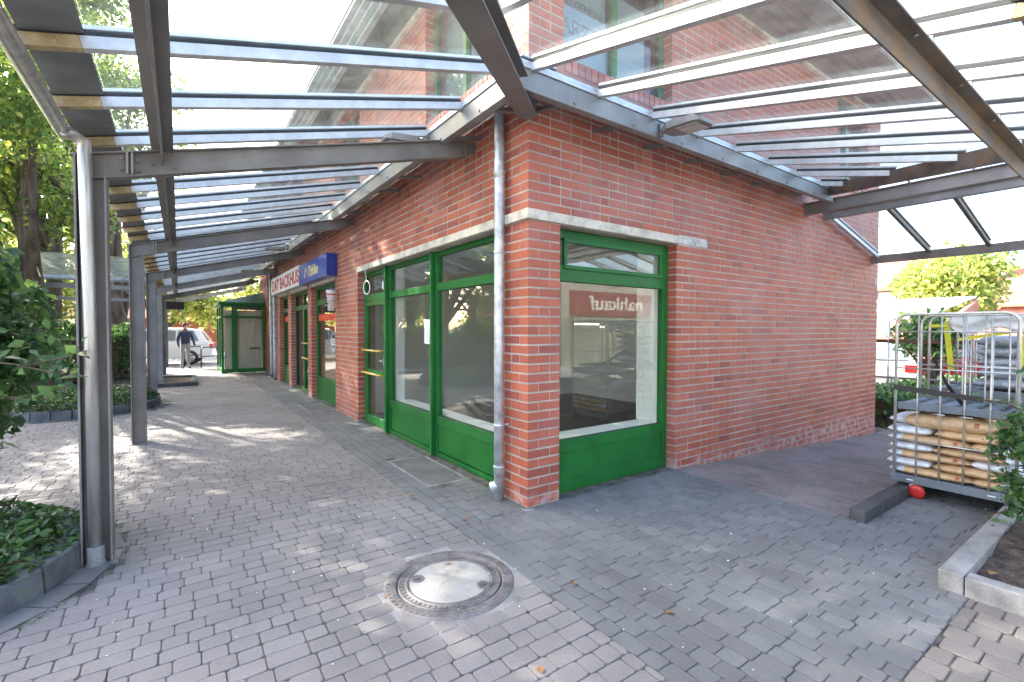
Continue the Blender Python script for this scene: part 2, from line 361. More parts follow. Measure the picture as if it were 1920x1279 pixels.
def textmesh(name, body, mtl, h, loc, face='-x', parent=None, sx=1., bold=0., shear=0., ext=.003, align='LEFT', label=None):
    cu = bpy.data.curves.new(name, 'FONT'); cu.body = body; cu.size = h; cu.extrude = ext; cu.offset = bold; cu.shear = shear; cu.align_x = align
    t = bpy.data.objects.new('tmp_text', cu); COL.objects.link(t)
    dg = bpy.context.evaluated_depsgraph_get(); me = bpy.data.meshes.new_from_object(t.evaluated_get(dg))
    bpy.data.objects.remove(t)
    # local x = reading direction, y = up, z = outward
    if face == '-x': bx, bz = Vector((0,-1,0)), Vector((-1,0,0))
    elif face == '-y': bx, bz = Vector((1,0,0)), Vector((0,-1,0))
    elif face == '+y': bx, bz = Vector((-1,0,0)), Vector((0,1,0))
    mm = Matrix.Identity(4)
    for i in range(3): mm[i][0] = bx[i]*sx; mm[i][1] = (0,0,1)[i]; mm[i][2] = bz[i]; mm[i][3] = loc[i]
    me.transform(mm); me.materials.clear(); me.materials.append(MT[mtl])
    o = bpy.data.objects.new(name, me); COL.objects.link(o)
    if parent: o.parent = parent
    if label: o['label'] = label
    return o
# ---------------------------------------------------------------- foliage helpers
NR = np.random.default_rng(11)
def leaves(name, centers, size, mtl, parent=None, elong=1.7, flat=0., sizevar=.45, droop=0., rv=None):
    n = len(centers); c = np.asarray(centers, float)
    nrm = NR.normal(size=(n, 3)); nrm[:, 2] = np.abs(nrm[:, 2])+flat; nrm /= np.linalg.norm(nrm, axis=1)[:, None]
    a = NR.normal(size=(n, 3)); a[:, 2] -= droop; d = a - nrm*np.sum(a*nrm, 1)[:, None]; d /= np.linalg.norm(d, axis=1)[:, None]
    s_ = np.cross(nrm, d); L_ = size*(1+sizevar*NR.normal(size=(n, 1))).clip(.4, 2); W_ = L_/elong
    v0 = c-d*L_/2; v1 = c+s_*W_/2+nrm*W_*.12-d*L_*.05; v2 = c+d*L_/2-nrm*L_*.08; v3 = c-s_*W_/2+nrm*W_*.12-d*L_*.05
    V = np.stack([v0, v1, v2, v3], 1).reshape(-1, 3)
    b = np.arange(n)[:, None]*4
    F = np.concatenate([b+[0, 1, 2], b+[0, 2, 3]], 1).reshape(-1)
    me = bpy.data.meshes.new(name); me.vertices.add(4*n); me.vertices.foreach_set('co', V.ravel())
    me.loops.add(6*n); me.loops.foreach_set('vertex_index', F.astype(np.int32))
    me.polygons.add(2*n); me.polygons.foreach_set('loop_start', (np.arange(2*n)*3).astype(np.int32)); me.polygons.foreach_set('loop_total', np.full(2*n, 3, np.int32))
    me.update(calc_edges=True)
    r = NR.random(n)**1.3 if rv is None else rv
    at = me.attributes.new('rnd', 'FLOAT', 'FACE'); at.data.foreach_set('value', np.repeat(r, 2))
    me.materials.append(MT[mtl])
    o = bpy.data.objects.new(name, me); COL.objects.link(o)
    if parent: o.parent = parent
    return o
def clumps(cs, per, jitter=.35):
    """cs: list of (center, radius); leaves concentrated toward the shell of each clump"""
    out = []
    for c, r in cs:
        n = int(per*(r if np.isscalar(r) else np.mean(r))**2)
        d = NR.normal(size=(n, 3)); d /= np.linalg.norm(d, axis=1)[:, None]
        q = NR.random((n, 1))**.45*(1+jitter*.3*NR.normal(size=(n, 1)))
        out.append(np.asarray(c)+d*q*np.asarray(r))
    return np.concatenate(out)
def crown_clumps(c, R, n, rmin, rmax, seed):
    g = np.random.default_rng(seed); out = []
    for i in range(n):
        d = g.normal(size=3); d /= np.linalg.norm(d); q = g.random()**.4
        out.append((np.asarray(c)+d*q*np.asarray(R), g.uniform(rmin, rmax)))
    return out
def tree(name, label, cat, base, trunk_pts, trunk_r, cl, per, size, mtl, group=None, limbs=10, kind=None):
    t = thing(name, label, cat, group, kind=kind)
    m = MB(); base = Vector(base)
    pts = [base+Vector(p) for p in trunk_pts]; k = len(pts)
    m.tube(pts, [trunk_r*(1.25 if i == 0 else 1-.6*i/k) for i in range(k)], 12)
    m.build('trunk', 'bark', t)
    m = MB(); g = random.Random(len(label))
    for i in range(min(limbs, len(cl))):
        c = Vector(cl[(i*3) % len(cl)][0]); p0 = pts[g.randrange(max(1, k-3), k)] if k > 3 else pts[-1]
        mid = p0.lerp(c, .5)+Vector((g.uniform(-.3, .3), g.uniform(-.3, .3), g.uniform(-.1, .5)))
        m.tube([p0, mid, c], [trunk_r*.42, trunk_r*.24, trunk_r*.06], 7)
    m.build('limb', 'bark', t)
    leaves('crown', clumps(cl, per), size, mtl, t)
    return t
def setbase(o, loc):
    """move a thing's Empty to its base; its parts were built in world coordinates"""
    for c in o.children: c.location = Vector(c.location)-Vector(loc)
    o.location = loc
# ---------------------------------------------------------------- ground and paving
def gz(x, y):
    if y > -1.75:
        return 0 if x <= 2.03 else max(-.35, -.35*(x-2.03)/6.01)
    return 0 if x <= 5 else max(-.35, -.35*(x-5)/3.04)
m = MB()
xs = [-300, -30, -12, -8.5, -3, 2.03, 3.5, 5, 6.5, 8.04, 12, 30, 300]; ys = [-300, -30, -6, -1.751, -1.749, 0, 6, 24, 40, 300]
vv = [(x, y, gz(x, y)-.007) for y in ys for x in xs]; nx = len(xs)
m.add(vv, [(j*nx+i, j*nx+i+1, (j+1)*nx+i+1, (j+1)*nx+i) for j in range(len(ys)-1) for i in range(nx-1)])
struct(m.build('ground', 'joint'))
MC = (-1.114, -.684)                                # manhole centre
PL1, PL2 = (-3.98, 1.05, 1.0), (-4.05, 8.95, 1.25)  # round planters x, y, r
def skip(x, y):
    if math.hypot(x-MC[0], y-MC[1]) < .425: return True
    for p in (PL1, PL2):
        if math.hypot(x-p[0], y-p[1]) < p[2]+.17: return True
    for (a, b_, c, d) in ((-.46, 1.0, -.02, 2.1), (-.46, 6.05, -.02, 7.3)):
        if a-.05 < x < c+.05 and b_-.05 < y < d+.05: return True
    if -2.42 < y < -1.8 and x > 5: return False
    return False
def stones(mb, x0, y0, x1, y1, along, roww, lens, gap=.0035, seed=1, zf=None, cut=.012, tilt=.0016, sk=skip):
    g = random.Random(seed); zf = zf or (lambda x, y: 0)
    a0, a1, b0, b1 = (x0, x1, y0, y1) if along == 'x' else (y0, y1, x0, x1)
    nr = max(1, round((b1-b0)/roww)); rw = (b1-b0)/nr
    for r in range(nr):
        bb0 = b0+r*rw; a = a0-g.uniform(0, lens[0])
        while a < a1-.02:
            ln = g.choice(lens); s0, s1 = max(a, a0), min(a+ln, a1); a += ln
            if s1-s0 < .035: continue
            if along == 'x': X0, X1, Y0, Y1 = s0, s1, bb0, bb0+rw
            else: X0, X1, Y0, Y1 = bb0, bb0+rw, s0, s1
            cx_, cy_ = (X0+X1)/2, (Y0+Y1)/2
            if sk and sk(cx_, cy_): continue
            h = gap/2+g.uniform(-.001, .0015); X0 += h; X1 -= h; Y0 += h; Y1 -= h
            j = lambda: g.uniform(-.002, .002)
            tz = g.uniform(-tilt, tilt); tx, ty = g.uniform(-tilt, tilt)*9, g.uniform(-tilt, tilt)*9
            out = [(X0+cut+j(), Y0), (X1-cut+j(), Y0), (X1, Y0+cut+j()), (X1, Y1-cut), (X1-cut, Y1+j()), (X0+cut, Y1), (X0, Y1-cut), (X0, Y0+cut)]
            ins = [(cx_+(px-cx_)*(1-.007/(X1-X0)), cy_+(py-cy_)*(1-.007/(Y1-Y0))) for px, py in out]
            f = lambda px, py: zf(px, py)+tz+tx*(px-cx_)+ty*(py-cy_)
            vs = [(px, py, f(px, py)-.02) for px, py in out]+[(px, py, f(px, py)-.003) for px, py in out]+[(px, py, f(px, py)) for px, py in ins]
            fs = [(i, (i+1) % 8, 8+(i+1) % 8, 8+i) for i in range(8)]+[(8+i, 8+(i+1) % 8, 16+(i+1) % 8, 16+i) for i in range(8)]+[tuple(range(16, 24))]
            mb.add(vs, fs, g.random())
    return mb
m = stones(MB(), -9, -5.2, -.7, 10, 'x', .108, [.11, .135, .16, .185], seed=3)
stones(m, -9, 10, -.7, 21, 'x', .14, [.17, .21, .26], seed=4, cut=.018)
struct(m.build('paving', 'pave', fix=False))
m = stones(MB(), -.7, 0, 0, 13.2, 'y', .117, [.11, .135, .16], seed=5)
stones(m, -.7, -2.57, 2.03, 0, 'y', .105, [.12, .145, .17, .2], seed=6)
stones(m, 2.03, -2.43, 6, -1.815, 'y', .105, [.12, .145, .17, .2], seed=7, zf=gz)
stones(m, 1.28, -2.57, 2.03, -2.43, 'x', .14, [.2], seed=7, sk=lambda x, y: x > 1.26)
stones(m, -.7, 13.2, 1.5, 21, 'y', .14, [.14, .17, .2], seed=8)
struct(m.build('slate_paving', 'slate', fix=False))
m = stones(MB(), -.7, -5.2, 1.27, -2.57, 'y', .14, [.12, .15], seed=9, gap=.007)
struct(m.build('brown_paving', 'pavered', fix=False))
m = stones(MB(), 2.03, -1.7, 8.5, .0, 'y', .09, [.17, .18], seed=10, zf=gz, sk=None, cut=.006)
stones(m, 8.5, -1.7, 10.5, 5, 'y', .105, [.21], seed=12, zf=gz, sk=None, cut=.006)
struct(m.build('ramp_paving', 'ramp', fix=False))
# sunlit forecourt and car park further out
m = MB(); m.add([(-60, 21, .0), (40, 21, .0), (40, 90, .0), (-60, 90, .0)], [(0, 1, 2, 3)])
m.add([(-60, -60, -.004), (-9, -60, -.004), (-9, 21, -.004), (-60, 21, -.004)], [(0, 1, 2, 3)])
m.add([(10.5, -60, -.345), (90, -60, -.345), (90, 20, -.345), (10.5, 20, -.345)], [(0, 1, 2, 3)])
m.add([(-9, -60, -.003), (10.5, -60, -.003), (10.5, -8, -.003), (-9, -8, -.003)], [(0, 1, 2, 3)])
struct(m.build('parking_ground', 'asphalt', fix=False))
# ---------------------------------------------------------------- kerbs and beds
def tagk(o, l): return tag(o, l, 'kerb')
m = MB()
x = 2.03
while x < 6.2:
    z = gz(x+.4, -2); m.box(x, -1.81, z-.1, x+.795, -1.7, z+.095); x += .8
tagk(m.build('kerb', 'darkkerb', bev=.008), 'black kerb between the sloping ramp and the trolley bay')
m = MB()
x = 1.27
m.box(1.27, -2.545, -.1, 1.82, -2.43, .115)
x = 1.825
while x < 6: m.box(x, -2.545, -.1, x+.795, -2.43, .115); x += .8
tagk(m.build('kerb', 'kerb', bev=.008), 'grey concrete kerb running from the bed corner under the trolley')
m = MB(); y = -2.55
while y > -6: m.box(1.27, y-.995, -.1, 1.375, y, .113); y -= 1.0
tagk(m.build('kerb', 'kerb', bev=.008), 'pale concrete kerb along the front of the soil bed, lower right corner')
g = random.Random(5); m = MB(); n_ = 46
vv = []
for j in range(n_):
    for i in range(n_):
        x = 1.37+i*4.6/(n_-1); y = -2.54-j*3.5/(n_-1)
        vv.append((x, y, .055+g.uniform(-.016, .016)+.03*math.sin(x*3)*math.sin(y*4)+(.02 if x > 2 else 0)))
m.add(vv, [(j*n_+i, j*n_+i+1, (j+1)*n_+i+1, (j+1)*n_+i) for j in range(n_-1) for i in range(n_-1)], smooth=True)
o = m.build('soil', 'soil', fix=False); tag(o, 'dark soil of the planting bed inside the pale kerb', 'soil', kind='stuff')
# ring planters
def ringplanter(P, label, a0, a1, h, seed):
    t = thing('planter', label, 'planter'); g = random.Random(seed); cx_, cy_, r = P
    m = MB(); n = int(2*math.pi*r/.27)
    for k in range(n):
        a_, b_ = 2*math.pi*(k+.03)/n, 2*math.pi*(k+.97)/n; hh = h+g.uniform(-.008, .008); ro, ri = r+g.uniform(-.006, .006), r-.13
        vs = []
        for z, dr in ((-.05, .015), (hh-.01, .0), (hh, -.01)):
            for rr in (ri-dr*.3, ro+dr):
                for an in (a_, b_): vs.append((cx_+rr*math.cos(an), cy_+rr*math.sin(an), z))
        m.add(vs, [(2,3,7,6),(6,7,11,10),(8,10,11,9),(0,4,5,1),(4,8,9,5),(0,2,6,4),(4,6,10,8),(1,5,7,3),(5,9,11,7)], g.random())
    m.build('edging_block', 'basalt', t)
    m = MB(); n = int(2*math.pi*r/.22)
    for k in range(n):
        a_, b_ = 2*math.pi*(k+.02)/n, 2*math.pi*(k+.98)/n; ro, ri = r+.17, r+.012; hh = .004+g.uniform(-.003, .006)
        vs = [(cx_+rr*math.cos(an), cy_+rr*math.sin(an), z) for z in (-.02, hh) for rr in (ri, ro) for an in (a_, b_)]
        m.add(vs, [(4,6,7,5),(2,3,7,6),(0,2,6,4),(1,5,7,3),(0,4,5,1)], g.random())
    m.build('edging_stone', 'basalt' if seed == 2 else 'slate', t)
    m = MB(); m.lathe([(.01, h+.0), (r*.5, h-.01), (r-.1, h-.045)], (cx_, cy_, 0), 28); m.build('soil', 'soil', t, fix=False)
    setbase(t, (cx_, cy_, 0)); return t
ringplanter(PL1, 'round planter edged with mossy basalt blocks beside the nearest column', 0, 0, .17, 1)
ringplanter(PL2, 'round planter edged with dark basalt blocks behind the second column', 0, 0, .15, 2)
def cover(name, P, label, h, n, size, mtl='leafcov'):
    cx_, cy_, r = P; a = NR.random(n)*2*math.pi; q = np.sqrt(NR.random(n))*(r-.02)
    x = cx_+q*np.cos(a); y = cy_+q*np.sin(a)
    hh = h*(.75+.25*np.sin(x*6+1)*np.cos(y*5))*np.clip((r+.06-q)*4, .35, 1)
    z = .15+hh*NR.random(n)**.5
    o = leaves(name, np.stack([x, y, z], 1), size, mtl, elong=2.0, flat=.8); tag(o, label, 'ground cover', kind='stuff'); return o
cover('ground_cover', PL1, 'glossy green ground cover filling the planter beside the nearest column', .17, 5200, .055)
cover('ground_cover', PL2, 'low green ground cover filling the planter behind the second column', .27, 5200, .06)
# square soil bed with kerb near the galvanised column
t = thing('planting_bed', 'empty soil bed with dark kerb at the foot of the fourth column', 'planting bed')
m = MB(); 
for q in ((-4.4,12.36,-2.05,12.48),(-4.4,14.7,-2.05,14.82),(-2.17,12.485,-2.05,14.695),(-4.4,12.485,-4.28,14.695)): m.box(q[0],q[1],-.05,q[2],q[3],.11)
m.build('kerb', 'darkkerb', t, bev=.01)
m = MB(); m.box(-4.28, 12.48, -.05, -2.17, 14.7, .07); m.build('soil', 'soil', t)
setbase(t, (-3.2, 13.5, 0))
# manhole
t = thing('manhole_cover', 'round cast iron manhole cover with concrete centre set in the paving', 'manhole cover')
cx_, cy_ = MC
m = MB(); m.lathe([(.32, -.02), (.322, .006), (.335, .009), (.385, .008), (.395, .002), (.40, -.02)], (cx_, cy_, 0), 64)
n = 60
for k in range(n):
    a_ = 2*math.pi*k/n
    for (ra, rb, w_) in ((.338, .352, .011), (.362, .38, .013)):
        aa = a_+(0 if ra < .35 else .05); c_, s_ = math.cos(aa), math.sin(aa)
        vs = []
        for z in (.007, .0115):
            for rr, q in ((ra, -w_), (rb, -w_), (rb, w_), (ra, w_)): vs.append((cx_+rr*c_-q*.6*s_, cy_+rr*s_+q*.6*c_, z))
        m.add(vs, [(4,5,6,7),(0,1,5,4),(1,2,6,5),(2,3,7,6),(3,0,4,7)])
m.build('frame_ring', 'iron', t)
m = MB(); m.lathe([(.0, .004), (.243, .004), (.25, .004), (.256, .010), (.266, .010), (.268, .0055), (.303, .0055), (.307, .009), (.312, .009), (.314, -.02)], (cx_, cy_, 0), 64)
for k in range(56):
    a_ = 2*math.pi*k/56; c_, s_ = math.cos(a_), math.sin(a_); vs = []
    for z in (.005, .0095):
        for rr, q in ((.273, -.009), (.297, -.009), (.297, .009), (.273, .009)): vs.append((cx_+rr*c_-q*.7*s_, cy_+rr*s_+q*.7*c_, z))
    m.add(vs, [(4,5,6,7),(0,1,5,4),(1,2,6,5),(2,3,7,6),(3,0,4,7)])
m.build('lid', 'iron', t)
m = MB(); m.lathe([(.0, .0085), (.2, .008), (.243, .0062)], (cx_, cy_, 0), 64); m.build('concrete_fill', 'concrete', t, fix=False)
for (dx, dy) in ((-.16, .125), (.14, -.165)): m = MB(); m.lathe([(0, .0082), (.024, .0084), (.03, .012), (.042, .0118), (.046, .0078)], (cx_+dx, cy_+dy, 0), 20); m.box(cx_+dx-.02, cy_+dy-.006, .009, cx_+dx+.02, cy_+dy+.006, .0145); m.build('lifting_socket', 'iron', t)
setbase(t, (cx_, cy_, 0))
m = MB(); m.lathe([(.396, -.0015), (.44, -.002), (.53, -.0045), (.54, -.02)], (cx_, cy_, 0), 48); struct(m.build('mortar_ring', 'kerb', fix=False))
# foot grates in front of the doors
def grate(y0, y1, label):
    t = thing('foot_grate', label, 'grate'); x0, x1 = -.45, -.03
    m = MB()
    for q in ((x0-.03, y0, x0, y1), (x1, y0, x1+.02, y1), (x0-.03, y0-.03, x1+.02, y0), (x0-.03, y1, x1+.02, y1+.03)): m.box(q[0], q[1], -.03, q[2], q[3], .004)
    m.build('frame', 'kerb', t, bev=.003)
    m = MB(); x = x0+.012
    while x < x1: m.box(x-.002, y0, -.02, x+.002, y1, .001); x += .022
    y = y0+.01
    while y < y1: m.box(x0, y-.002, -.02, x1, y+.002, -.0005); y += .022
    m.build('grid', 'steellt', t)
    setbase(t, (x0, y0, 0))
grate(1.02, 2.08, 'galvanised foot grate sunk in the paving under the corner shop window')
grate(6.1, 7.25, 'galvanised foot grate in front of the bakery window')
# ---------------------------------------------------------------- the brick building
B = thing('shop_building', 'red brick corner building with green shop windows and an upper storey', 'building')
RH = .083333
OA = [(.365, 4.75, -9, 2.5), (6.15, 8.15, -9, 2.5), (8.53, 10.53, -9, 2.5), (10.95, 12.3, -9, 2.5), (.55, 2.05, 4.0, 5.35), (4.6, 6.1, 4.0, 5.35), (9, 10.5, 4.0, 5.35)]
OB = [(.365, 2.06, -9, 2.5), (.40, 1.95, 4.0, 5.5), (6.2, 7.45, 4.0, 5.3)]
WY, WX = 13.2, 8.04
m = MB()
def brick(pl, u0, u1, z0, z1, depth=.115):
    dj = rnd.uniform(-.0030, -.0004); r = rnd.random()
    r = r**.7 if pl == 'B' else r*.85
    if pl == 'A': m.box(dj, u0, z0, depth, u1, z1, r)
    else: m.box(u0, dj, z0, u1, depth, z1, r)
def seg(pl, u0, u1, row, start):
    u = u0; z0 = row*RH+.0105; z1 = (row+1)*RH-.0065; first = True
    while u < u1-.004:
        rem = u1-u
        if first and start: ln = start
        else: ln = .24 if rnd.random() < .64 else .115
        first = False
        if rem < ln+.07: ln = rem
        if ln > .245 and rem > .3: ln = .24
        if ln > .26: ln = rem/2-.005
        brick(pl, u, min(u+ln-.006, u1), z0, z1); u += ln+.010
for row in range(-5, 67):
    zc = (row+.5)*RH
    if 2.5 < zc < 2.583: rowlint = True
    else: rowlint = False
    typ = row % 2
    if row >= 0 or True:
        # corner brick
        z0, z1 = row*RH+.0095, (row+1)*RH-.0065
        if not rowlint: m.box(-.001, -.001, z0, .24 if typ else .115, .115 if typ else .24, z1, rnd.random()**.7)
    for pl, O, end, st in (('A', OA, WY, .125 if typ else .25), ('B', OB, WX, .25 if typ else .125)):
        cuts = sorted([(a, b_) for a, b_, z0, z1 in O if z0 < zc < z1])
        if rowlint: cuts = [(0, 4.72 if pl == 'A' else 2.66)]; st0 = None
        u = st
        for a, b_ in cuts+[(end, end)]:
            if a > u+.02: seg(pl, u, a-(.0 if a != end else 0), row, ([.115, .24][typ] if u > .3 else None))
            u = max(u, b_)
nb = len(m.f)
m.cur = 1
# mortar core, set back from the brick faces
def core(pl, u0, u1, z0, z1):
    if pl == 'A': m.box(.0015, u0+.004, z0, .30, u1-.004, z1, .5)
    else: m.box(u0+.004, .0015, z0, u1-.004, .30, z1, .5)
for pl, O, end in (('A', OA, WY), ('B', OB, WX)):
    zb = sorted({-.42, 5.6} | {min(max(z, -.42), 5.6) for o_ in O for z in o_[2:]})
    for z0, z1 in zip(zb, zb[1:]):
        zc = (z0+z1)/2; u = .003
        for a, b_ in sorted([(a, b_) for a, b_, q0, q1 in O if q0 < zc < q1])+[(end, end)]:
            if a > u+.02: core(pl, u+(.0 if u < .01 else 0), a, z0, z1)
            u = b_
m.box(.002, .002, -.42, .29, .29, 5.6)
m.build('brick_wall', ['brick', 'mortar'], B, fix=False)
# end faces and back
m = MB(); z0 = -5
for row in range(-5, 67):
    u = .13
    while u < 13: 
        m.box(WX-.11, u, row*RH+.006, WX, min(u+.24, 13), (row+1)*RH-.006); u += .25
m.build('side_wall', 'brick', B, fix=False)
m = MB(); m.box(WX-.2, .3, -.42, WX-.008, 13.1, 5.6); m.box(.3, WY-.2, 0, WX-.2, WY, 5.6); m.build('side_wall_core', 'mortar', B)
m = MB()   # lintel band wrapping the corner
m.box(-.034, -.034, 2.503, .2, 4.72, 2.59); m.box(.2, -.034, 2.503, 2.09, .2, 2.59)
m.build('lintel', 'lintel', B, bev=.006)
m = MB(); m.box(2.092, -.004, 2.515, 2.645, .1, 2.617); m.build('cement_patch', 'patch', B, bev=.01); m = MB(); m.box(7.9, -.004, 2.36, 8.045, .1, 2.5); m.build('cement_patch', 'patch', B, bev=.01)
for a, b_ in ((6.12, 8.2), (8.5, 10.56), (10.92, 12.33)):
    m = MB(); m.box(-.03, a, 2.503, .2, b_, 2.60); m.build('lintel', 'lintel', B, bev=.006)
for (pl, a, b_, z) in (('A', .55, 2.05, 4.0), ('A', 4.6, 6.1, 4.0), ('B', .40, 1.95, 4.0), ('B', 6.2, 7.45, 4.0)):
    m = MB(); u = a
    while u < b_-.03:      # rowlock sill
        q = (-.02, u, z-.125, .12, u+.07, z-.005) if pl == 'A' else (u, -.02, z-.125, u+.07, .12, z-.005)
        m.box(*q); u += .083
    m.build('window_sill', 'brick', B, fix=False)
# --- window building in wall planes
def P(pl, u0, u1, z0, z1, d0, d1):
    return (d0, u0, z0, d1, u1, z1) if pl == 'A' else (u0, d0, z0, u1, d1, z1)
def window(pl, u0, u1, z0, z1, d=.11, label=None, name='window', glass='glass', fw_=.06, splits=(), rails=(), panel=None, glaz=True):
    """outer frame, vertical splits, horizontal rails [(z0,z1)], optional bottom panel (z0,z1)"""
    m = MB(); dd = .07
    m.box(*P(pl, u0, u0+fw_, z0, z1, d, d+dd)); m.box(*P(pl, u1-fw_, u1, z0, z1, d, d+dd))
    m.box(*P(pl, u0+fw_, u1-fw_, z1-fw_, z1, d+.001, d+dd)); m.box(*P(pl, u0+fw_, u1-fw_, z0, z0+fw_, d+.001, d+dd))
    for a, b_ in rails: m.box(*P(pl, u0+fw_, u1-fw_, a, b_, d+.002, d+dd))
    for s_ in splits: m.box(*P(pl, s_-.035, s_+.035, z0+fw_, z1-fw_, d-.002, d+dd+.002))
    f = m.build(name, 'green', B, bev=.004, label=label)
    if panel:
        m = MB(); m.box(*P(pl, u0+fw_+.004, u1-fw_-.004, panel[0], panel[1], d+.012, d+.05)); m.build('panel', 'green', f, bev=.003)
    g0 = (panel[1] if panel else z0+fw_)
    if glaz:
        m = MB(); m.box(*P(pl, u0+fw_, u1-fw_, g0, z1-fw_, d+.034, d+.04)); m.build('pane', glass, f)
        e = .008
        zz = [g0]+[z for r in rails for z in r if z > g0+.01]+[z1-fw_]
        for k in range(0, len(zz)-1, 2):
            a, b_ = zz[k], zz[k+1]; m = MB()
            m.box(*P(pl, u0+fw_-.001, u0+fw_+e, a, b_, d+.006, d+.033)); m.box(*P(pl, u1-fw_-e, u1-fw_+.001, a, b_, d+.006, d+.033))
            m.box(*P(pl, u0+fw_+e, u1-fw_-e, b_-e, b_+.001, d+.006, d+.033)); m.box(*P(pl, u0+fw_+e, u1-fw_-e, a-.001, a+e, d+.006, d+.033)); m.build('gasket', 'gasket', f)
    return f
# corner unit, side B
f = window('B', .366, 2.059, .0, 2.49, rails=((.385, .50), (2.01, 2.16)), panel=(.075, .385), fw_=.085, label='single tall green shop window with a fanlight around the corner')
m = MB()
for q in ((.50, .535, 2.165, 2.375), (1.91, 1.95, 2.165, 2.375)): m.box(*P('B', q[0], q[1], q[2], q[3], .098, .13))
m.box(*P('B', .50, 1.95, 2.375, 2.415, .097, .13)); m.box(*P('B', .50, 1.95, 2.125, 2.165, .097, .13)); m.build('sash', 'green', f, bev=.004)
# corner unit, side A: two windows with a mullion fin, a door with a fin
for (a, b_, lb) in ((.366, 2.03, 'widest green framed shop window next to the downpipe'), (2.07, 3.60, 'green framed shop window between the door and the downpipe window')):
    window('A', a, b_, .0, 2.49, rails=((.385, .50), (2.02, 2.115)), panel=(.065, .385), fw_=.05, label=lb)
for y in (2.03, 3.60):
    m = MB(); m.box(.052, y, 0.005, .185, y+(.042 if y < 3 else .06), 2.495); m.build('mullion', 'green', B, bev=.004)
m = MB()   # door frame and leaf
y0, y1 = 3.66, 4.745
m.box(.11, y0, 0, .18, y0+.06, 2.49); m.box(.11, y1-.06, 0, .18, y1, 2.49); m.box(.111, y0+.06, 2.43, .18, y1-.06, 2.49); m.box(.111, y0+.06, 2.02, .18, y1-.06, 2.13)
fr_ = m.build('door_frame', 'green', B, bev=.004)
m = MB(); m.box(.135, y0+.06, 2.13, .141, y1-.06, 2.43); m.build('fanlight', 'glass', fr_)
m = MB(); a, b_ = y0+.065, y1-.065
m.box(.105, a, .01, .165, a+.085, 2.015); m.box(.105, b_-.085, .01, .165, b_, 2.015); m.box(.106, a+.085, .01, .165, b_-.085, .14); m.box(.106, a+.085, 1.94, .165, b_-.085, 2.015); m.box(.106, a+.085, .82, .165, b_-.085, .90)
dr = m.build('door', 'green', B, bev=.004, label='green glazed shop door with two yellow push bars beside the corner shop window')
m = MB(); m.box(.13, a+.085, .14, .136, b_-.085, 1.94); m.build('pane', 'glass', dr)
for z in (1.215, .845):
    m = MB(); m.tube([(.035, a+.03, z), (.035, b_-.03, z)], .017, 12); m.build('push_bar', 'yellow', dr)
    for y in (a+.06, b_-.06):
        m = MB(); m.tube([(.035, y, z), (.106, y, z)], .011, 8); m.build('bracket', 'yellow', dr)
m = MB(); m.box(.085, a+.02, 1.0, .106, a+.05, 1.13); m.tube([(.09, a+.035, 1.07), (.06, a+.035, 1.07), (.06, a+.13, 1.07)], .008, 8); m.build('handle', 'galv', dr)
# interior of the corner unit
m = MB(); t_ = .1
m.box(5.45, .3, 0, 5.55, 5.45, 2.75); m.box(.3, 5.35, 0, 5.45, 5.45, 2.75)
m.box(.30, 4.76, 0, .31, 5.35, 2.75); m.box(2.08, .30, 0, 5.45, .31, 2.75)
m.build('room_wall', 'roomwall', B)
m = MB(); m.box(.12, .12, -.08, 5.45, 5.35, .006); m.build('room_floor', 'darkfloor', B)
m = MB(); m.box(.2, .2, 2.75, 5.5, 5.5, 2.8); m.build('room_ceiling', 'roomceil', B)
m = MB()
m.box(.185, .3, .40, .42, 3.5, .495); m.box(.40, .44, .008, .42, 3.5, .40); m.box(.30, .185, .40, 2.1, .45, .495); m.box(.42, .43, .008, 2.1, .45, .40)
m.box(1.975, .185, .495, 2.1, .48, 2.47); m.box(.31, 3.48, .495, .185, 3.5, 2.47); m.box(.185, .48, 2.47, .48, 4.7, 2.75); m.box(.185, .185, 2.47, 2.1, .48, 2.75)
m.build('inner_sill', 'white', B, bev=.003)
m = MB()
for y in (1.2, 2.9):
    for x in (1.4, 3.4): m = MB(); m.box(x, y, 2.70, x+1.2, y+.09, 2.745); m.build('ceiling_lamp', 'white', B)
# neighbouring units
window('A', 6.151, 8.149, 0, 2.49, rails=((.40, .50), (2.09, 2.22)), panel=(.065, .40), fw_=.06, label='bakery window with an orange band and flower pots')
window('A', 10.951, 12.299, 0, 2.49, rails=((.40, .50), (2.05, 2.16)), panel=(.065, .40), fw_=.06, label='narrow bakery window beside the zinc downpipes')
f = window('A', 8.531, 10.529, 0, 2.49, rails=((2.05, 2.16),), splits=(9.53,), fw_=.06, name='door', label='green double door of the bakery with yellow push bars')
for z in (1.215, .845):
    m = MB(); m.tube([(.04, 8.65, z), (.04, 9.45, z)], .017, 10); m.tube([(.04, 8.7, z), (.11, 8.7, z)], .01, 6); m.tube([(.04, 9.4, z), (.11, 9.4, z)], .01, 6); m.build('push_bar', 'yellow', f)
for q in ((8.66, 1.5, 8.86, 1.8), (8.7, 1.05, 8.85, 1.3), (8.68, .25, 8.82, .5)): m = MB(); m.box(.1, q[0], q[1], .108, q[2], q[3]); m.build('notice', 'paper', f)
m = MB(); m.box(.3, 5.46, 0, .32, 6.1, 2.7); m.box(3.2, 5.5, 0, 3.3, 13, 2.7); m.box(.3, 5.5, 2.7, 3.3, 13, 2.75); m.box(.12, 5.5, -.05, 3.3, 13, .006); m.build('bakery_room', 'darkroom', B)
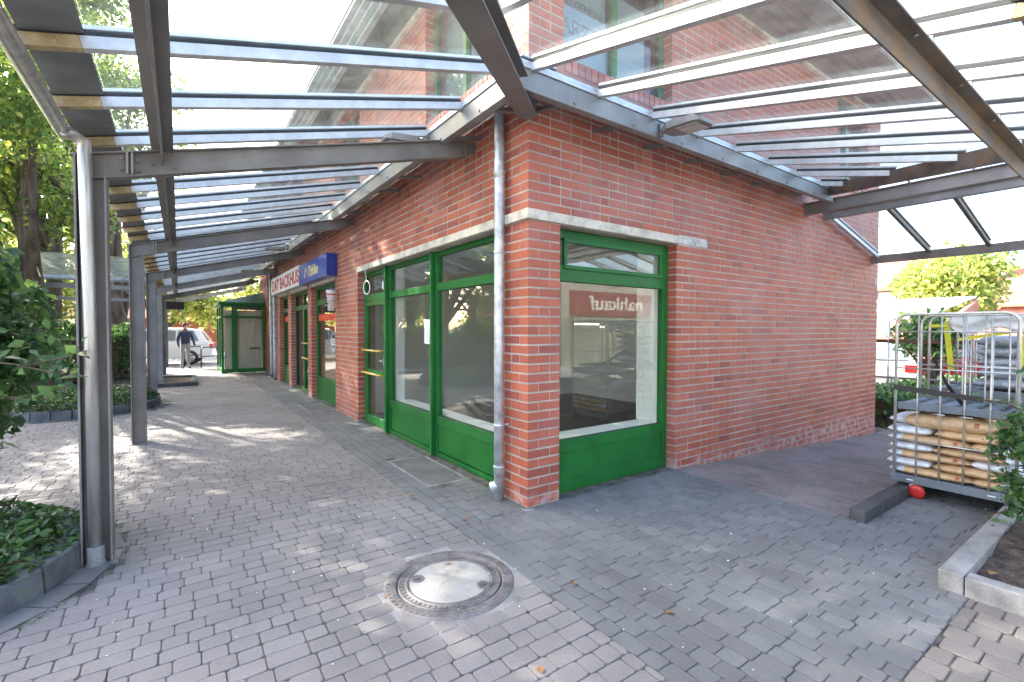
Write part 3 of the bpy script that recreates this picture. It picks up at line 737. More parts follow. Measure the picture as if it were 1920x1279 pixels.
# upper windows
for (pl, a, b_, z1, l) in (('A', .55, 2.05, 5.35, 'upper green window nearest the corner on the arcade side'), ('A', 4.6, 6.1, 5.35, 'upper green window second from the corner on the arcade side'), ('A', 9, 10.5, 5.35, None), ('B', .40, 1.95, 5.5, 'upper green window with white film and faint lettering'), ('B', 6.2, 7.45, 5.3, 'upper green window at the far end of the side wall')):
    f = window(pl, a+.001, b_-.001, 4.0, z1-.001, fw_=.07, splits=((a+b_)/2,), glass='glassup', label=l)
    if pl == 'B' and a < 1:
        m = MB(); m.box(a+.08, .2, 4.06, (a+b_)/2-.05, .205, 5.0); m.box((a+b_)/2+.05, .2, 4.06, b_-.22, .205, 5.0); m.build('window_film', 'paper', f)
        textmesh('lettering', 'ALLGEMEIN', 'greyink', .105, (a+.12, .196, 4.66), '-y', f)
        textmesh('lettering', 'ARZT', 'greyink', .2, (a+.13, .196, 4.40), '-y', f)
    else:
        m = MB(); m.box(*P(pl, a, b_, 4.0, z1, .24, .26)); m.build('curtain', 'white' if pl == 'B' else 'paper', f)
# eaves and roof
m = MB()
m.box(-.36, -.36, 5.44, .02, 16, 5.47); m.build('soffit', 'soffit', B)
m = MB()
for k in range(6): m.box(.02 if k else -.1, -.02-.118*(k+1), 5.43, 8.3, -.02-.118*k-.006, 5.46)
m.box(-.1, -.74, 5.46, 8.3, .02, 5.47); m.build('soffit', 'soffitgrey', B, bev=.003)
m = MB()
for k in range(4):
    xo = -.36-.068*k; z = 5.44+.052*k
    m.box(xo-.075, xo-.075, z, xo, 16, z+.05)
m.box(-.66, -.78, 5.44, 8.36, -.735, 5.66); m.build('eave_board', 'eave', B, bev=.004)
m = MB(); m.box(-.05, -.05, 5.38, -.003, 16, 5.44); m.box(-.003, -.05, 5.38, 8.1, -.003, 5.44); m.build('wall_plate', 'lintel', B)
m = MB(); m.add([(-.65, -.8, 5.66), (8.5, -.8, 5.66), (8.5, 16, 5.65), (-.65, 16, 5.65), (3.9, 4, 8.4), (3.9, 12, 8.4)], [(0,1,4),(1,2,5,4),(2,3,5),(3,0,4,5),(0,3,2,1)]); m.build('roof', 'slateroof', B)
# rear block between the bakery and the booth (ground floor wall set back) 
m = MB(); 
for row in range(0, 60):
    u = 13.3+(0 if row % 2 else .12)
    while u < 17.5: m.box(.12, u, row*RH+.006, .235, min(u+.24, 17.5), (row+1)*RH-.006); u += .25
    for k in range(1): m.box(.0, 13.205, row*RH+.006, .11, 13.29, (row+1)*RH-.006)
m.cur = 1; m.box(.128, 13.2, 0, .4, 17.5, 5.0); m.build('rear_wall', ['brick', 'mortar'], B, fix=False)
# downpipes
def pipe(pts, r, mtl, name='downpipe', collars=(), lab=None, parent=None, spout=None):
    m = MB(); m.tube(pts, r, 18); o = m.build(name, mtl, parent or B, label=lab)
    for z in collars:
        x, y = pts[-1][0], pts[-1][1]; m = MB()
        m.lathe([(r*.98, z-.035), (r*1.09, z-.03), (r*1.09, z+.02), (r*1.14, z+.028), (r*1.14, z+.035), (r*.98, z+.038)], (x, y, 0), 18); m.build('collar', mtl, o)
    return o
dp = pipe([(-.075, .335, 3.66), (-.075, .335, 3.0), (-.075, .335, 1.5), (-.075, .335, 0)], .047, 'galv', collars=(2.95, .27), lab='galvanised downpipe at the building corner')
m = MB(); m.tube([(-.075, .335, .13), (-.125, .385, .10)], [.045, .05], 16, cap=False); m.lathe([(.0505, -.003), (.054, 0), (.0505, .003)], (0,0,0), 16); m.build('cleaning_spout', 'galv', dp)
for z in (2.25, .68): m = MB(); m.lathe([(.048, z-.012), (.0505, z-.012), (.0505, z+.012), (.048, z+.012)], (-.075, .335, 0), 18); m.tube([(-.03, .33, z), (.0, .28, z+.01)], .005, 6); m.build('pipe_clip', 'galv', dp)
pipe([(-.07, 12.75, 3.4), (-.07, 12.75, .3), (-.07, 12.75, 0)], .05, 'zinc2', collars=(2.3, .3), lab='nearer of the two zinc downpipes beside the bakery')
pipe([(-.02, 13.75, 3.4), (-.02, 13.75, .3), (-.02, 13.75, 0)], .05, 'zinc2', collars=(2.1, .3), lab='farther of the two zinc downpipes, next to the green booth')
pipe([(-.0, 14.6, 3.4), (-.0, 14.6, 2.3)], .03, 'zinc2', lab='short thin vent pipe between the booth and the downpipes')
setbase(B, (0, 0, 0))
# ---------------------------------------------------------------- glass arcade canopy
CA = thing('glass_canopy', 'grey steel and glass arcade canopy wrapping the brick corner', 'canopy')
S = .262
zr = lambda d: 3.6-S*d           # underside of the glazing bars at outward distance d
rt_ = lambda d: 3.464-S*d        # top of the rafters
RY = [.90, 4.90, 8.85, 12.85, 16.9, 20.9]
for i, y in enumerate(RY):
    m = MB(); cg = (i == 3)
    h = .165
    # column: two flanges and a web, mitred into the rafter
    m.box(-3.0, y-.075, -.05, -2.988, y+.075, rt_(3.0)); m.box(-2.852, y-.075, -.05, -2.84, y+.075, rt_(2.84)-h+.0)
    m.box(-2.988, y-.004, -.05, -2.852, y+.004, rt_(2.84)-.02)
    c = m.build('column', 'steellt' if cg else 'steel', CA, bev=.002, label='fourth column, paler than the others, in the kerbed bed' if cg else None)
    if i < 5:
        m = MB(); m.box(-3.03, y-.11, -.02, -2.81, y+.11, .006); m.build('base_plate', 'steel', c)
    m = MB(); a, b_ = (-3.0, y, rt_(3.0)-h/2), (-.13, y, rt_(.13)-h/2)
    m.ibeam(a, b_, .085, h, .007, .010)
    m.box(-.13, y-.05, rt_(.13)-h-.004, -.118, y+.05, rt_(.13)+.004)
    r = m.build('rafter', 'steellt' if cg else 'steel', CA, bev=.0015)
    m = MB()
    m.bar((-.11, y, rt_(.11)-h/2), (0.02, y, rt_(.0)-h/2), .05, .09); m.build('wall_bracket', 'steel', r)
    m = MB()   # bolted splice plates
    zc = rt_(2.72)-h/2
    m.box(-2.74, y-.045, zc-.072, -2.726, y-.004, zc+.072); m.box(-2.714, y-.045, zc-.068, -2.70, y-.004, zc+.076)
    m.build('splice_plate', 'steellt', r, bev=.002)
    m = MB()
    for dx in (-2.765, -2.675):
        for dz in (-.035, .035): m = MB(); m.tube([(dx, y-.004, zc+dz), (dx, y-.022, zc+dz)], .0125, 6); m.build('bolt', 'steel', r)
    for dx in (-2.60, -2.47): m = MB(); m.tube([(dx, y-.004, rt_(2.54)-.1), (dx, y-.022, rt_(2.54)-.1)], .012, 6); m.build('bolt', 'steel', r)
# hip rafter on the corner diagonal
m = MB(); t0, t1 = -.0, 3.02
def hp(t, z): return (-t, -t, z-S*t)
m.bar(hp(.03, 3.356), hp(t1, 3.356), .16, .010); m.bar(hp(.06, 3.43), hp(t1, 3.43), .008, .145); m.bar(hp(.42, 3.505), hp(t1, 3.505), .16, .010)
hipb = m.build('hip_rafter', 'steel', CA, bev=.0015, label='heavy diagonal rafter ending on the brick corner')
m = MB(); m.add([(.0,-.115,3.34),(.0,.0,3.34),(-.115,.0,3.34),(.0,-.115,3.50),(0,0,3.50),(-.115,0,3.50)], [(0,2,1),(3,4,5),(0,1,4,3),(1,2,5,4),(0,3,5,2)]); m.box(.001, -.012, 3.36, .05, -.001, 3.5); m.build('end_plate', 'steellt', hipb, bev=.002)
# longitudinal T beams with the web hanging down
ys = [-2.53]+RY
for a, b_ in zip(ys, ys[1:]):
    m = MB(); zt = rt_(2.54)+.012
    m.box(-2.604, a+.006, zt-.01, -2.478, b_-.006, zt); m.box(-2.546, a+.006, zt-.115, -2.536, b_-.006, zt-.0105)
    m.build('eaves_beam', 'steel', CA, bev=.0015)
m = MB(); m.box(-2.53, -2.604, zt-.01, 2.9, -2.478, zt); m.box(-2.53, -2.546, zt-.125, 2.9, -2.536, zt-.0105)
eb = m.build('eaves_beam', 'rustbeam', CA, bev=.0015, label='rust tinged T beam crossing overhead at the upper right')
m = MB()
for k in range(7):
    for (dx, yy) in ((0, -2.58),): m = MB(); m.tube([(.1+k*.7-1.4+dx, yy, zt-.012), (.1+k*.7-1.4+dx, yy, zt-.02)], .009, 6); m.build('bolt', 'steellt', eb)
# wall channels
def channel(pl, u0, u1):
    m = MB(); z0, z1 = 3.345, 3.50
    def q(d0, d1, za, zb): m.box(*( (d0, u0 if d0 > -.3 or pl == 'B' else u0, za, d1, u1, zb) if pl == 'A' else (u0, d0, za, u1, d1, zb)))
    q(-.392, -.384, z0, z1); q(-.384, -.32, z1-.008, z1); q(-.384, -.32, z0, z0+.008)
    c = m.build('wall_channel', 'steellt', CA, bev=.0015)
    m = MB(); q(-.405, -.36, z1+.004, z1+.03); q(-.398, -.37, z1+.034, z1+.062); m.build('glazing_trim', 'alu', c, bev=.003)
    m = MB(); q(-.36, -.01, z1+.088, z1+.096); m.build('flashing', 'zinc2', c)
    m = MB(); u = u0+.45
    while u < u1-.1:
        m = MB()
        if pl == 'A': m.bar((-.33, u, 3.36), (.02, u, 3.44), .05, .03)
        else: m.bar((u, -.33, 3.36), (u, .02, 3.44), .05, .03)
        m.build('bracket', 'steel', c); m = MB()
        if pl == 'A': m.tube([(-.392, u+.1, 3.375), (-.40, u+.1, 3.375)], .011, 6)
        else: m.tube([(u+.1, -.392, 3.375), (u+.1, -.40, 3.375)], .011, 6)
        m.build('bolt', 'steel', c)
        u += .71
channel('A', -.392, 21); channel('B', -.383, 5.05)
# glazing bars, caps, panes
def gbar(p0, p1, split=None, cap=True):
    """p0 inner (high), p1 outer (low) end of the bar underside"""
    p0, p1 = Vector(p0), Vector(p1); m = MB(); L_ = (p1-p0)
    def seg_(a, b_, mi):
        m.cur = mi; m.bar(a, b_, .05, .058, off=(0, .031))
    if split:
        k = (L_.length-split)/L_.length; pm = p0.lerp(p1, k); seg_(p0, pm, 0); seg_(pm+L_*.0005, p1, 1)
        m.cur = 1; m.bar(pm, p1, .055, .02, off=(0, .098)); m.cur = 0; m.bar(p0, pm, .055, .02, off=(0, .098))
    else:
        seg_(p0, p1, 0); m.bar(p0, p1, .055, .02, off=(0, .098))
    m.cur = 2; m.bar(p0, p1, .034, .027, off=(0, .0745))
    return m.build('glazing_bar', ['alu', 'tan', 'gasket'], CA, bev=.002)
YB = [-.24+.71*k for k in range(-3, 30)]
XB = [3.249-.7*k for k in range(-2, 9)]
D1 = 3.03
m = MB()
for y in YB:
    d0 = max(.385, -y)
    if d0 > D1-.3: continue
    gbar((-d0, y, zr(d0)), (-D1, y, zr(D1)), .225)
    d = 2.54; m = MB(); m.bar((-d, y, rt_(d)+.012), (-d, y, zr(d)+.003), .03, .03, upv=(1,0,0)); m.build('bar_support', 'alu', CA)
for x in XB:
    d0 = max(.385, -x); d1 = D1 if x < 2.33 else 5.36-x-.02
    if d1 < d0+.1 or d0 > D1-.3: continue
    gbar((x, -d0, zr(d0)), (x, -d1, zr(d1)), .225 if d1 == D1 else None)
    if d1 > 2.54: d = 2.54; m = MB(); m.bar((x, -d, rt_(d)+.012), (x, -d, zr(d)+.003), .03, .03, upv=(1,0,0)); m.build('bar_support', 'alu', CA)
def pane(poly, t=.006):
    m = MB(); n = len(poly); vs = [(*p,) for p in poly]+[(p[0], p[1], p[2]+t) for p in poly]
    m.add(vs, [tuple(reversed(range(n))), tuple(range(n, 2*n))]+[(i, (i+1) % n, (i+1) % n+n, i+n) for i in range(n)])
    return m
gz_ = lambda d: zr(d)+.074
def zp(x, y): return gz_(max(-x, -y))
def addpane(poly, mtl='rglass', name='glass_pane'):
    pane([(x, y, zp(x, y)) for x, y in poly]).build(name, mtl, CA)
E0, E1 = .06, 2.80
for a, b_ in zip(YB, YB[1:]):
    a, b_ = a+.012, b_-.012
    if b_ <= .0:
        if -a > E1: a = -E1
        if -b_ < E1: addpane([(a, a), (b_, b_), (-E1, b_), (-E1, a)]); addpane([(-E1-.008, a), (-E1-.008, b_), (-D1, b_), (-D1, a)], 'slateroof', 'edge_panel')
    else:
        aa = max(a, -.0); addpane([(-E0 if a > 0 else a, a), (-E0, b_), (-E1, b_), (-E1, a)]); addpane([(-E1-.008, a), (-E1-.008, b_), (-D1, b_), (-D1, a)], 'slateroof', 'edge_panel')
XS = sorted(XB)
for a, b_ in zip(XS, XS[1:]):
    a, b_ = a+.012, b_-.012
    def pb(poly, *k): addpane(poly, *k)
    if b_ <= 0:
        a = max(a, -E1)
        if b_ > -E1: pb([(a, -E1), (b_, -E1), (b_, b_), (a, a)]); pb([(a, -D1), (b_, -D1), (b_, -E1-.008), (a, -E1-.008)], 'slateroof', 'edge_panel')
    else:
        lim = lambda x: min(E1, 5.36-x)
        if min(lim(a), lim(b_)) > E0+.02:
            pb([(a, -lim(a)), (b_, -lim(b_)), (b_, -E0), (max(a, 0) if a > -.05 else a, -E0 if a > 0 else a)])
            if lim(a) == E1 and lim(b_) == E1: pb([(a, -D1), (b_, -D1), (b_, -E1-.008), (a, -E1-.008)], 'slateroof', 'edge_panel')
# gutter and its stainless downpipe
m = MB()
GX, GZ = -3.045, 2.83
o_ = [(GX+.042*math.cos(math.pi+math.pi*k/10), GZ-.03+.042*math.sin(math.pi+math.pi*k/10)) for k in range(11)]
i_ = [(GX+.038*math.cos(math.pi+math.pi*k/10), GZ-.026+.038*math.sin(math.pi+math.pi*k/10)) for k in range(11)]
m.prism(o_+i_[::-1], -3.05, .86, 'y')
gu = m.build('gutter', 'inox', CA)
m = MB(); m.tube([(GX+.02, .74, GZ-.05), (-2.99, .80, GZ-.055), (-2.945, .82, GZ-.09), (-2.943, .82, GZ-.14), (-2.930, .82, 1.5), (-2.925, .82, .12)], .036, 20); m.build('downpipe', 'inox', gu, label='polished steel downpipe in the nearest column')
m = MB(); m.lathe([(.036, .13), (.045, .125), (.045, .03), (.052, .02), (.052, -.02)], (-2.925, .82, 0), 20); m.build('pipe_base', 'kerb', gu)
# end frame of the arcade over the side passage
m = MB()
m.ibeam((5.15, .0, 3.335), (5.15, -6, 3.335), .11, .17, .008, .012); m.box(5.09, -.014, 3.24, 5.21, -.002, 3.43)
rb = m.build('ridge_beam', 'steel', CA, bev=.0015, label='dark horizontal beam leaving the side wall at its end')
m = MB(); 
def val(t, z): return (5.30-t, -t-.03, z-S*t)
m.bar(val(.1, 3.585), val(3.3, 3.585), .06, .14); m.build('valley_rafter', 'rustbeam', CA)
m = MB()
for k, t in enumerate((.5, 1.0, 1.6, 2.2)): m.tube([(5.17, -t-.2, 3.43), (5.17, -t-.2, 3.56)], .012, 6)
m.box(5.13, -6, 3.46, 5.15, -.1, 3.475); m.box(5.14, -6, 3.49, 5.165, -.1, 3.50); m.build('glazing_trim', 'alu', rb)
m = MB()
def bpt(x, y): return (x, y, zr(5.36-x))
for k in range(0, 9):
    y = -.5-.71*k
    if 5.36+y < 5.1: m.bar(bpt(5.1, y), bpt(max(5.36+y+.1, 2.4), y), .05, .058, off=(0, .031))
m.build('glazing_bar', 'alu', CA)
m = MB()
m.ibeam((5.76, -.0, 3.325), (5.76, -6, 3.325), .09, .12, .008, .01); m.box(5.71, -.014, 3.25, 5.81, -.002, 3.40); m.build('purlin', 'steellt', CA, bev=.0015)
m = MB()
m.box(7.72, -6, 2.745, 7.78, -.0, 2.885); m.box(7.715, -.014, 2.73, 7.83, -.002, 2.9); m.build('low_beam', 'steel', CA, bev=.004, label='low beam at the bottom of the sloping end glazing')
for k in range(8):
    y = -.09-.71*k
    m = MB(); m.bar((5.76, y, 3.30), (7.74, y, 2.86), .045, .05); m.bar((5.76, y, 3.372), (7.74, y, 2.932), .05, .015); m.build('end_glazing_bar', 'rustbeam' if k else 'alu', CA, bev=.002)
for k in range(7):
    y = -.09-.71*k-.012
    pane([(5.8, y, 3.332), (5.8, y-.686, 3.332), (7.95, y-.686, 2.855), (7.95, y, 2.855)]).build('glass_pane', 'rglass', CA)
m = MB(); m.ibeam((5.76, -6.02, 3.2), (5.76, -6.02, -.3), .12, .12, upv=(1,0,0)); m.ibeam((3.0, -6.02, 2.7), (3.0, -6.02, -.1), .12, .12, upv=(1,0,0)); m.build('column', 'steel', CA)
setbase(CA, (-2.93, .9, 0))
# ---------------------------------------------------------------- lamps under the wall channel
def flood(x, y, z, ax, label):
    t = thing('wall_lamp', label, 'lamp', 'flood lamps on the wall channel')
    # local: u along wall, o outward
    U = Vector((0, 1, 0)) if ax == 'A' else Vector((1, 0, 0)); O = Vector((-1, 0, 0)) if ax == 'A' else Vector((0, -1, 0)); C_ = Vector((x, y, z))
    def W(u, o, zz): return tuple(C_+U*u+O*o+Vector((0, 0, zz)))
    m = MB()
    rows = []
    for (o, w_, zt_, zb_) in ((.0, .07, .045, .0), (.10, .13, .055, -.012), (.36, .13, .03, -.03), (.41, .10, .005, -.028)):
        rows += [W(-w_, o, zt_-.0), W(w_, o, zt_), W(w_, o, zb_-.0), W(-w_, o, zb_)]
    fs = [(0, 1, 2, 3), (15, 14, 13, 12)]
    for i in range(3):
        for j in range(4): fs.append((i*4+j, i*4+(j+1) % 4, i*4+4+(j+1) % 4, i*4+4+j))
    m.add(rows, fs); m.build('housing', 'steellt', t, bev=.005)
    m = MB(); a = [W(-.105, .17, -.0235), W(.105, .17, -.0235), W(.105, .37, -.036), W(-.105, .37, -.036)]
    m.add(a+[(p[0], p[1], p[2]-.004) for p in a], [(0,1,2,3),(7,6,5,4),(0,4,5,1),(1,5,6,2),(2,6,7,3),(3,7,4,0)]); m.build('lens', 'lens', t)
    m = MB(); m.add([W(-.07, .2, -.034), W(.0, .2, -.034), W(.0, .30, -.038), W(-.07, .30, -.038)], [(0,1,2,3)]); m.build('reflector', 'alu', t)
    m = MB(); m.bar(W(0, -.06, .05), W(0, .08, .03), .05, .03, upv=(0,0,1)); m.bar(W(0, -.05, .12), W(0, -.05, .0), .05, .02, upv=tuple(O)); m.build('arm', 'steellt', t, bev=.003)
    setbase(t, tuple(C_)); return t
flood(-.46, 1.15, 3.36, 'A', 'flood lamp on the wall channel left of the galvanised downpipe')
flood(1.25, -.46, 3.36, 'B', 'flood lamp on the wall channel of the side wall, right of the corner')
flood(-.46, 8.6, 3.36, 'A', 'flood lamp above the bakery signs')
flood(-.46, 13.6, 3.36, 'A', 'farthest flood lamp, above the green booth')
# ---------------------------------------------------------------- signs
def sign(y0, y1, z0, z1, mtl, name, label):
    m = MB(); m.box(-.2, y0, z0, .0-.002, y1, z1); o = m.build(name, mtl, bev=.006); tag(o, label, 'sign'); return o
s1 = sign(5.98, 8.47, 2.56, 2.99, 'blue', 'shop_sign', 'blue box sign with cream script lettering over the bakery window')
textmesh('lettering', 'Tchibo', 'gold', .30, (-.201, 7.55, 2.68), '-x', s1, sx=1.05, shear=.35, bold=.006)
m = MB()
for k, (dy, dz) in enumerate(((0, 0), (.09, .1))): m.lathe([(0, -.004), (.055, -.003), (.058, 0), (0, .001)], (-.203, 7.82-dy, 2.72+dz), 16, 'x')
m.build('emblem', 'gold', s1)
s2 = sign(8.475, 12.45, 2.565, 3.03, 'signwhite', 'shop_sign', 'white box sign reading DAT BACKHUS in red capitals')
textmesh('lettering', 'DAT BACKHUS', 'redtext', .42, (-.201, 12.25, 2.65), '-x', s2, sx=1.32, bold=.012)
t = thing('cup_sign', 'white cup shaped hanging sign with red lettering at the bakery window', 'sign')
m = MB(); m.lathe([(0, 1.90), (.062, 1.90), (.085, 2.24), (.092, 2.25), (.092, 2.275), (.082, 2.285), (0, 2.29)], (-.13, 5.93, 0), 24); m.build('cup', 'signwhite', t)
m = MB(); m.lathe([(.0835, 2.19), (.0855, 2.215)], (-.13, 5.93, 0), 24); m.build('band', 'redtext', t, fix=False)
m = MB(); m.lathe([(.076, 2.075), (.0765, 2.083)], (-.13, 5.93, 0), 24); m.build('band', 'redtext', t, fix=False)
textmesh('lettering', 'CITY', 'redtext', .055, (-.213, 5.99, 2.11), '-x', t); textmesh('lettering', 'COFFEE\nTO\nGO', 'black', .04, (-.205, 5.985, 2.02), '-x', t)
m = MB(); m.bar((-.13, 5.93, 2.26), (0, 5.93, 2.26), .02, .02); m.build('bracket', 'steel', t)
setbase(t, (-.13, 5.93, 1.9))
t = thing('hanging_sign', 'small dark box sign hanging under the far end of the canopy', 'sign')
m = MB(); m.box(-2.84, 18.0, 2.28, -2.3, 18.12, 2.56); m.build('box', 'black', t); m = MB(); m.box(-2.6, 18.05, 2.56, -2.57, 18.07, 2.8); m.build('rod', 'steel', t); setbase(t, (-2.57, 18.06, 2.28))
# bakery window dressing
def stick(y0, y1, z0, z1, mtl, name, label, x=.139):
    m = MB(); m.box(x-.002, y0, z0, x, y1, z1); return tag(m.build(name, mtl), label, 'sticker')
stick(6.25, 8.07, 1.74, 1.89, 'orangered', 'window_band', 'orange red band across the bakery window with the flower pots')
stick(11.02, 12.23, 1.78, 1.93, 'orangered', 'window_band', 'orange red band across the narrow bakery window by the pipes')
m = MB()
for r_ in (.20, .165, .08): m.lathe([(r_, 0), (r_-.012, .001)], (.137, 6.85, 1.3), 32, 'x')
for k in range(3): m.box(.135, 6.68+.0, 1.24+k*.05, .138, 7.02, 1.255+k*.05)
tag(m.build('window_logo', 'signwhite', fix=False), 'round white line emblem on the bakery window', 'sticker')
m = MB(); m.box(.2, 6.2, .45, .24, 8.1, .95); m.box(.2, 6.2, .95, .6, 8.1, .97); tag(m.build('counter', 'wood', bev=.003), 'plywood counter behind the bakery window', 'counter')
def potplant(y, label, red):
    t = thing('potted_plant', label, 'pot plant'); m = MB(); m.lathe([(0, .972), (.05, .972), (.085, 1.06), (.088, 1.12), (.075, 1.12), (.07, 1.09), (0, 1.09)], (.34, y, 0), 20); m.build('pot', 'terra', t)
    leaves('foliage', clumps([((.34, y, 1.2), .10)], 9000), .05, 'leafcov' if not red else 'leafdark', t); setbase(t, (.34, y, .972))
potplant(7.55, 'leafy plant in a pale round pot behind the bakery window, left one', False)
potplant(7.0, 'plant in a blue grey pot behind the bakery window, right one', True)
# paper, sensor, cable coil on the corner shop front
m = MB(); m.box(.138, 2.19, 1.37, .139, 2.41, 1.68); o = m.build('notice', 'paper'); tag(o, 'handwritten paper notice taped inside the green window', 'notice')
m = MB()
for k in range(9): m.box(.1368, 2.23, 1.62-k*.026, .1374, 2.37-(k*37 % 5)*.012, 1.624-k*.026)
m.build('handwriting', 'greyink', o)
m = MB(); m.box(.06, 3.70, 2.16, .11, 3.745, 2.28); tag(m.build('sensor', 'white', bev=.006), 'small white sensor box in the corner of the door fanlight', 'sensor')
m = MB(); pts = [(-.04, 4.22, 2.56), (-.045, 4.23, 2.5), (-.03, 4.235, 2.42), (-.03, 4.20, 2.33)]
for k in range(50):
    an = 2*math.pi*k/16; rr = .105+.006*math.sin(k*1.3); pts.append((-.03-.012*math.sin(k*.4), 4.19+rr*math.sin(an)*1.15, 2.215+rr*math.cos(an)))
m.tube(pts, .0055, 6); tag(m.build('cable', 'white'), 'coiled white cable hanging from the lintel over the shop door', 'cable')
# ---------------------------------------------------------------- green glazed booth
t = thing('entrance_booth', 'green framed glass entrance booth with sloping roof at the far end', 'booth')
X0, X1, Y0, Y1, H = -1.27, .0, 16.0, 18.4, 2.42
def frame(m, ax, a0, a1, z0, z1, c, wd=.08):
    def q(u0, u1, za, zb):
        if ax == 'x': m.box(u0, c, za, u1, c+.06, zb)
        else: m.box(c, u0, za, c+.06, u1, zb)
    q(a0, a0+wd, z0, z1); q(a1-wd, a1, z0, z1); q(a0+wd, a1-wd, z1-wd, z1); q(a0+wd, a1-wd, z0, z0+.14); q(a0+wd, a1-wd, 1.95, 2.03)
m = MB(); frame(m, 'x', X0, -.87, .02, H, Y0); frame(m, 'x', -.865, X1+.1, .02, H, Y0+.001); m.build('front_frame', 'green', t, bev=.004)
m = MB(); frame(m, 'y', Y0+.065, 17.2, .02, H, X0); frame(m, 'y', 17.205, Y1, .02, H, X0+.001); m.build('side_frame', 'green', t, bev=.004)
m = MB(); m.box(X0+.05, Y0+.028, .1, X1, Y0+.034, H-.05); m.box(X0+.028, Y0+.1, .1, X0+.034, Y1, H-.05); m.build('pane', 'glass', t)
m = MB(); m.box(X0+.1, Y0+.12, .1, X1, Y0+.125, 2.22); m.build('blind', 'blind', t)
m = MB(); m.box(-.84, Y0+.04, 2.25, X1, Y0+.10, H-.06); m.build('blind_case', 'black', t)
m = MB(); m.box(X1+.02, Y0+.2, 0, X1+.08, Y1, 2.3); m.box(X0+.3, Y1-.1, 0, X1, Y1-.05, 2.3); m.build('back_wall', 'oppwall', t)
m = MB(); m.box(X0-.06, Y0-.06, H, X1+.1, Y1, H+.09); m.build('roof_edge', 'green', t, bev=.006)
m = MB(); m.add([(X0, Y0, H+.09), (X1+.1, Y0, H+.09), (X1+.1, Y1, H+.09), (X0, Y1, H+.09), (X1+.1, Y0+.6, H+.5), (X1+.1, Y1, H+.5)], [(0,1,4),(0,4,5,3),(3,5,2),(1,2,5,4),(0,3,2,1)]); m.build('roof', 'boothroof', t)
m = MB(); m.lathe([(.13, 0), (.115, .001)], (-.45, Y0+.026, 1.4), 24, 'y'); m.lathe([(.06, 0), (.05, .001)], (-.45, Y0+.026, 1.4), 20, 'y')
m.box(-.62, Y0+.024, 1.18, -.45, Y0+.026, 1.2); m.box(-.62, Y0+.024, 1.0, -.45, Y0+.026, 1.02); m.build('window_emblem', 'greyink', t, fix=False)
m = MB(); m.tube([(-.4, Y0+.02, .86), (-.3, Y0+.0, .885), (-.15, Y0+.0, .875), (-.06, Y0+.02, .865)], .022, 8); m.build('pull_handle', 'black', t)
setbase(t, (X0, Y0, 0))
